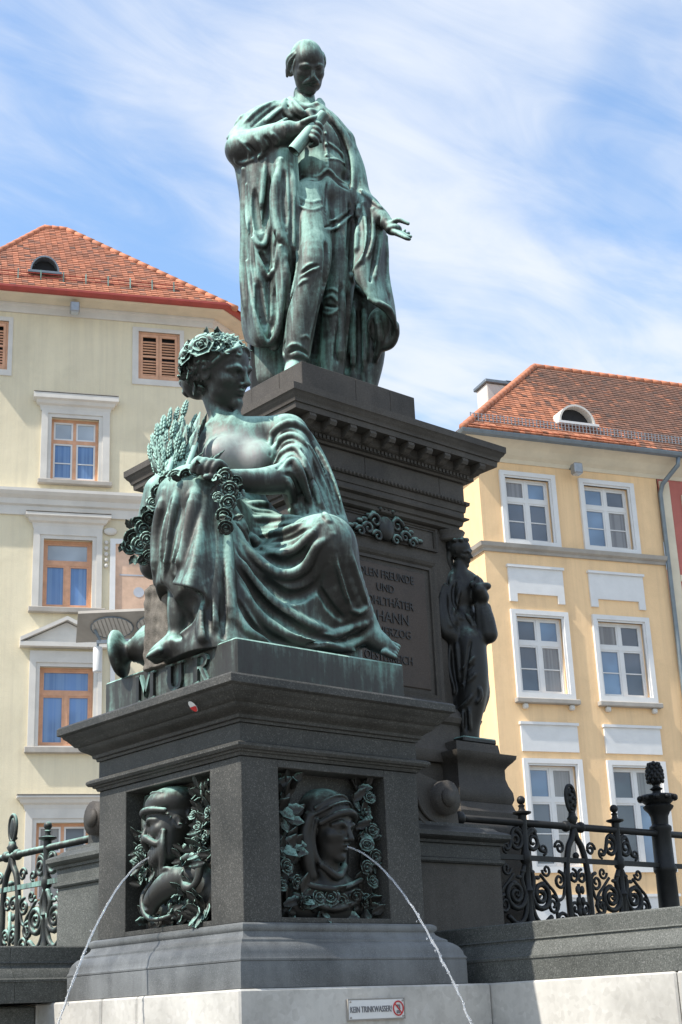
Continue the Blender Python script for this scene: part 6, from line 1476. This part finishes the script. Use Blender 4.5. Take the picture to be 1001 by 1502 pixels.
for L, r in (([(75, 340), (70, 450), (90, 560), (120, 600)], [3, 4, 4, 3]), ([(110, 330), (100, 430), (125, 520), (180, 560)], [3, 4, 4, 3]), ([(150, 390), (130, 470), (110, 540)], [3, 3.4, 3]), ([(60, 400), (55, 500), (80, 590)], [3, 4, 3]), ([(170, 520), (200, 560), (215, 600)], [3, 4, 3]),
             ([(100, 650), (95, 780), (120, 880), (110, 920)], [3, 4, 4, 3]), ([(130, 640), (140, 760), (150, 880)], [3, 4, 3]), ([(225, 720), (190, 760), (150, 800)], [2.5, 3, 2.5]), ([(230, 800), (195, 840), (150, 870)], [2.5, 3, 2.5]), ([(235, 860), (245, 920), (215, 960)], [3, 4, 3]), ([(215, 900), (170, 960), (130, 990)], [2.5, 3.4, 2.5]),
             ([(130, 960), (128, 1080)], 3), ([(160, 980), (160, 1090)], 3.2), ([(190, 970), (195, 1090)], 3.2)): Rg(L, r)
for L, r in (([(90, 340), (84, 450), (105, 550)], 2.6), ([(128, 350), (114, 450), (150, 545)], 2.6), ([(112, 650), (118, 780), (135, 890)], [2.4, 3, 2.6]), ([(220, 760), (180, 800)], 2), ([(145, 970), (144, 1090)], 2.6), ([(176, 975), (178, 1090)], 2.6), ([(205, 620), (180, 760), (165, 900)], [2, 3, 3])): Gv(L, r)
C([(650, 868, 8), (644, 900, 16), (652, 925, 18), (664, 932, 16)], [10, 12, 11, 8], 5); C([(700, 862, 6), (708, 876, 20), (704, 866, 30)], [9, 9, 7], 4)
# cloth hanging from the raised hand
C([(704, 880, 18), (712, 905, 16), (716, 930, 14)], [6, 11, 13], 5); C([(700, 888, 20), (704, 920, 18), (706, 942, 16)], [4, 5, 5], 3); C([(716, 890, 14), (722, 920, 12), (722, 932, 12)], [4, 4, 4], 3)
E(702, 864, 26, 9, 9, 9, 4); E(712, 860, 24, 9, 6, 7, 4); E(700, 852, 24, 5, 9, 5, 3); E(694, 858, 24, 6, 6, 6, 3)
HV = CF.view(672, 810); HR = HV @ rot('y', radians(62)) @ rot('x', radians(4))
p_, E_, C_ = head(S, CF.P(674, 811, 0), HR, 47 * c_s, False, 0.04)
E_(0, 0.15, -0.10, 0.38, 0.36, 0.42, 0.04); E_(0, 0.0, -0.42, 0.17, 0.18, 0.14, 0.06)
curls(90, CF.P(674, 811, 0), HR, 47 * c_s, lambda p0: (p0[2] > 0.10 and p0[1] < 0.28) or (p0[2] > -0.10 and p0[1] < 0.02) or p0[1] < -0.30, 4)
for k in range(9):
    a = k * 0.7; E_(0.30 * sin(a), 0.40, 0.30 * cos(a) - 0.06, 0.08, 0.08, 0.08, 0.02)
C_([(-0.3, 0.0, -0.2), (-0.34, -0.25, -0.2), (-0.32, -0.5, -0.12)], [0.09, 0.1, 0.07], 0.03)
cast('figure', S, 'bronze_dark', cary)
cc = CF.P(668, 1085, 0)
MB().bbox(9.27 - 0.27, 9.27 + 0.14, 8.78 - 0.14, 8.78 + 0.27, 3.822, 3.875, 0.012).build('foot_plate', 'bronze_dark', cary, False, True)
fix_normals(MB().lathe([(0.13, 5.70), (0.15, 5.72), (0.13, 5.75), (0.16, 5.79), (0.16, 5.80)], (9.20, 8.86, 0), 14).build('capital', 'granite_m', ped, True, True))

# ------------------------------------------------------------------ bronze masks in the niches (x along the face, -y out, z up from the niche floor)
def relief(name, loc, rz, label):
    o = empty(name, loc, rz); return tag(o, label, 'relief', 'bronze masks in the niches of the block')
def setS(wd):
    global S
    S = Sculpt((-wd / 2 - 0.03, -0.40, -0.02), (wd / 2 + 0.03, 0.03, 0.96), 0.0078)
def C(L, r, k=0.012, sub=False): S.chain([(p[0], -p[2], p[1]) for p in L], r, k, sub)
def E(x, z, o, rx, rz, ro, k=0.02, sub=False): S.ell((x, -o, z), (rx, ro, rz), None, k, sub)
RF = np.array([[1, 0, 0], [0, 0, -1], [0, 1, 0]], float)   # columns: right, up, out
gg = np.random.default_rng(11)
def scatter(o, n, spots, sz, name='leaf'):
    mt_ = 'bronze_mask' if o.name.startswith('man') else 'bronze_dark'
    for k in range(n):
        x, z, y = spots(); t = np.array([gg.normal(), -0.35 - 0.3 * gg.random(), gg.normal() + 0.3])
        ornament('leaf', name, (x, -y, z), along(t, (0, -1, 0)), gg.uniform(*sz), mt_, o)
# right: woman in a headscarf among flowers
rl = relief('woman_mask_relief', (6.30, SY0 + ND, NZ0), 0.0, 'bronze relief of a woman in headscarf spouting water on the right face')
setS(0.92); HC = np.array([0.03, -0.055, 0.575])
HRr = RF @ rot('y', radians(12)) @ rot('x', radians(6))
p_, E_, C_ = head(S, HC, HRr, 0.46)
E_(0, 0.24, -0.10, 0.405, 0.335, 0.42, 0.02)
C_([(-0.35, 0.06, 0.16), (-0.22, 0.18, 0.33), (0, 0.235, 0.41), (0.22, 0.18, 0.33), (0.35, 0.06, 0.16)], [0.045, 0.05, 0.05, 0.05, 0.045], 0.02)
C_([(-0.38, 0.26, 0.08), (-0.2, 0.42, 0.20), (0, 0.47, 0.24), (0.2, 0.42, 0.20), (0.38, 0.26, 0.08)], 0.022, 0.02); C_([(-0.40, 0.16, 0.05), (-0.2, 0.33, 0.30), (0.05, 0.38, 0.33), (0.3, 0.30, 0.22)], 0.02, 0.02)
for s_ in (-1, 1):
    C_([(s_ * 0.38, 0.14, -0.02), (s_ * 0.42, -0.12, -0.06), (s_ * 0.40, -0.40, -0.02), (s_ * 0.34, -0.66, 0.02)], [0.09, 0.105, 0.11, 0.10], 0.03)
    C_([(s_ * 0.36, 0.10, 0.10), (s_ * 0.37, -0.15, 0.06), (s_ * 0.32, -0.42, 0.10), (s_ * 0.16, -0.58, 0.20)], [0.03, 0.035, 0.04, 0.03], 0.02)
C_([(0, -0.40, 0.0), (0, -0.75, -0.06)], [0.21, 0.25], 0.05)
C_([(-0.28, -0.52, 0.16), (0, -0.66, 0.24), (0.26, -0.52, 0.16)], [0.05, 0.055, 0.05], 0.03)
C_([(-0.045, -0.262, 0.395), (0.045, -0.262, 0.395)], 0.034, 0.01, True)
E(0.02, 0.12, 0.02, 0.34, 0.20, 0.10); C([(-0.30, 0.24, 0.07), (-0.12, 0.19, 0.13), (0.08, 0.19, 0.13), (0.30, 0.25, 0.07)], 0.02); C([(-0.28, 0.14, 0.08), (0.0, 0.06, 0.12), (0.3, 0.13, 0.08)], 0.022)
for L, r in (([(-0.43, 0.46, 0.02), (-0.36, 0.62, 0.05), (-0.26, 0.84, 0.04)], 0.022), ([(-0.44, 0.60, 0.02), (-0.40, 0.74, 0.04), (-0.34, 0.90, 0.03)], 0.02), ([(0.30, 0.92, 0.03), (0.36, 0.78, 0.04), (0.38, 0.6, 0.03), (0.34, 0.35, 0.03)], 0.016), ([(-0.42, 0.34, 0.02), (-0.34, 0.48, 0.05), (-0.27, 0.62, 0.04)], 0.022)): C(L, r)
cast('mask', S, 'bronze_dark', rl)
for x, z, r in [(0.33, 0.68, .05), (0.39, 0.57, .052), (0.32, 0.47, .048), (0.39, 0.40, .05), (0.31, 0.33, .045), (-0.02, 0.13, .06), (0.08, 0.11, .05), (-0.12, 0.12, .05), (-0.36, 0.31, .052), (-0.30, 0.22, .045), (0.37, 0.24, .05), (0.20, 0.15, .045), (0.38, 0.79, .045), (-0.40, 0.20, .045), (-0.22, 0.10, .045), (0.30, 0.12, .045)]:
    ornament('rose', 'flower', (x, -0.09 - gg.uniform(0, .03), z), facing((gg.normal() * .3, -1, gg.normal() * .3), gg.uniform(0, 6)), r, 'bronze_dark', rl)
scatter(rl, 46, lambda: (gg.uniform(-0.43, -0.27), gg.uniform(0.30, 0.90), gg.uniform(0.02, 0.07)), (.07, .11))
scatter(rl, 36, lambda: (gg.uniform(0.26, 0.43), gg.uniform(0.08, 0.88), gg.uniform(0.02, 0.08)), (.05, .08))
scatter(rl, 34, lambda: (gg.uniform(-0.42, 0.42), gg.uniform(0.03, 0.16), gg.uniform(0.05, 0.10)), (.055, .085))
# left: bearded man in a cap above a ram's head
ll = relief('man_mask_relief', (SX0 + ND, 8.09, NZ0), -pi / 2, 'bronze relief of a capped bearded man spouting water on the left face')
setS(0.98); HC = np.array([-0.08, -0.07, 0.665])
HRr = RF @ rot('y', radians(-24)) @ rot('z', radians(8)) @ rot('x', radians(6))
p_, E_, C_ = head(S, HC, HRr, 0.45, True)
E_(0, 0.30, -0.06, 0.40, 0.26, 0.43, 0.015); C_([(-0.37, 0.13, 0.16), (-0.2, 0.20, 0.34), (0, 0.225, 0.41), (0.2, 0.20, 0.34), (0.37, 0.13, 0.16)], [0.04, 0.05, 0.05, 0.05, 0.04], 0.012)
C_([(-0.30, 0.42, 0.15), (0, 0.50, 0.25), (0.30, 0.42, 0.15)], 0.02, 0.015)
for s_ in (-1, 1):
    C_([(0, -0.165, 0.43), (s_ * 0.10, -0.20, 0.42), (s_ * 0.24, -0.32, 0.32), (s_ * 0.31, -0.28, 0.26)], [0.045, 0.058, 0.045, 0.02], 0.015)
    for j in range(6): C_([(s_ * (0.29 - 0.05 * j), -0.16 - 0.045 * j, 0.20 + 0.035 * j), (s_ * (0.32 - 0.05 * j), -0.38 - 0.03 * j, 0.25 + 0.02 * j), (s_ * (0.26 - 0.045 * j), -0.56, 0.26), (s_ * (0.14 - 0.02 * j), -0.72, 0.28)], [0.04, 0.055, 0.05, 0.025], 0.012)
E_(0, -0.42, 0.12, 0.22, 0.20, 0.18, 0.05)
curls(120, HC, HRr, 0.45, lambda p0: not ((abs(p0[0]) > 0.26 and p0[1] < 0.14 and p0[1] > -0.5 and p0[2] < 0.2)), 9)
E(0.13, 0.30, 0.05, 0.17, 0.13, 0.11); C([(0.10, 0.29, 0.12), (0.0, 0.25, 0.17), (-0.10, 0.18, 0.20), (-0.13, 0.13, 0.20)], [0.10, 0.085, 0.065, 0.05], 0.02)      # ram
C([(-0.16, 0.135, 0.24), (-0.10, 0.12, 0.255), (-0.05, 0.135, 0.24)], 0.012, 0.008, True); E(0.03, 0.315, 0.205, 0.026, 0.02, 0.02, 0.008); C([(-0.01, 0.345, 0.20), (0.05, 0.36, 0.20), (0.10, 0.335, 0.17)], 0.016, 0.012)
C([(0.12, 0.40, 0.12)] + [(0.25 + 0.125 * (1 - 0.05 * k) * cos(2.2 - 0.5 * k), 0.30 + 0.125 * (1 - 0.05 * k) * sin(2.2 - 0.5 * k), 0.14 + 0.004 * k) for k in range(13)], [0.036] + [0.036 - 0.0022 * k for k in range(13)], 0.008)
C([(0.16, 0.26, 0.14), (0.24, 0.22, 0.17), (0.29, 0.22, 0.15)], [0.03, 0.035, 0.01])
C([(-0.22, 0.34, 0.10), (-0.30, 0.22, 0.15), (-0.24, 0.10, 0.18), (-0.10, 0.05, 0.19), (0.06, 0.07, 0.16), (0.2, 0.12, 0.13)], [0.014, 0.019, 0.018, 0.016, 0.014, 0.012], 0.008)
E(0.05, 0.10, 0.04, 0.38, 0.10, 0.08); E(0.30, 0.20, 0.03, 0.14, 0.14, 0.08)
for L, r in (([(-0.38, 0.10, 0.03), (-0.30, 0.04, 0.08), (-0.20, 0.03, 0.08)], 0.035), ([(0.34, 0.92, 0.04), (0.28, 0.82, 0.08), (0.34, 0.72, 0.07), (0.41, 0.77, 0.05)], 0.022), ([(0.24, 0.84, 0.06), (0.26, 0.74, 0.10), (0.36, 0.64, 0.08)], 0.02), ([(-0.43, 0.88, 0.02), (-0.42, 0.70, 0.05), (-0.38, 0.55, 0.05)], 0.035), ([(0.44, 0.62, 0.03), (0.40, 0.5, 0.06), (0.42, 0.38, 0.05)], 0.025)): C(L, r)
cast('mask', S, 'bronze_mask', ll)
scatter(ll, 60, lambda: (gg.uniform(-0.44, -0.30), gg.uniform(0.34, 0.64), gg.uniform(0.04, 0.12)), (.045, .065))
scatter(ll, 70, lambda: (gg.uniform(0.22, 0.45), gg.uniform(0.40, 0.86), gg.uniform(0.04, 0.12)), (.045, .07))
scatter(ll, 30, lambda: (gg.uniform(0.0, 0.42), gg.uniform(0.03, 0.24), gg.uniform(0.13, 0.17)), (.05, .07))
scatter(ll, 24, lambda: (gg.uniform(0.12, 0.42), gg.uniform(0.36, 0.50), gg.uniform(0.11, 0.16)), (.045, .065))
scatter(ll, 16, lambda: (gg.uniform(-0.36, -0.16), gg.uniform(0.28, 0.46), gg.uniform(0.12, 0.2)), (.04, .06))
scatter(ll, 44, lambda: (gg.uniform(-0.38, 0.42), gg.uniform(0.02, 0.12), gg.uniform(0.06, 0.13)), (.05, .075))
for x, z, r in [(-0.37, 0.52, .04), (-0.32, 0.43, .04), (-0.40, 0.43, .04), (0.30, 0.60, .045), (0.38, 0.52, .045), (0.27, 0.50, .04), (0.35, 0.43, .04), (0.41, 0.68, .04), (0.25, 0.68, .04), (-0.34, 0.61, .035), (-0.36, 0.36, .035)]:
    ornament('rose', 'flower', (x, -0.12, z), facing((gg.normal() * .4, -1, gg.normal() * .4), gg.uniform(0, 6)), r, 'bronze_mask', ll)

# ------------------------------------------------------------------ water jets
def jet(name, a, v, t1, label):
    n = 46; pts = []; rad = []
    gj = np.random.default_rng(len(label))
    for i in range(n + 1):
        t = t1 * i / n; p = np.array(a) + np.array(v) * t + np.array([0, 0, -4.905 * t * t]); wob = 0.003 * (i / n) * gj.normal(size=3)
        pts.append(p + wob); rad.append(0.0056 * (1 + 0.25 * sin(i * 1.7) * i / n) * (1 + 0.25 * i / n) * (1 + 0.25 * gj.normal() * i / n))
    o = MB().tube(pts, [max(0.0028, r) for r in rad], 8).build(name, 'water', None, True)
    for i in range(26, n + 1):      # drops breaking away along the lower half
        for _ in range(2):
            c_ = pts[i] + gj.normal(size=3) * 0.012 * (i / n); MB().sphere((0, 0, 0), gj.uniform(0.0025, 0.0055), 6, 4, (1, 1, 1.5)).build('drop', 'water', o, True).location = c_
    return tag(o, label, 'water jet', 'water jets from the masks')
jet('water_jet', (6.36, SY0 + ND - 0.22, 2.665), (0.58, -1.85, -0.6), 0.45, 'thin water jet arching down in front of the right mask')
jet('water_jet', (SX0 + ND - 0.23, 8.18, 2.67), (-1.67, 0.03, -0.6), 0.45, 'thin water jet falling from the left mask to the lower left')
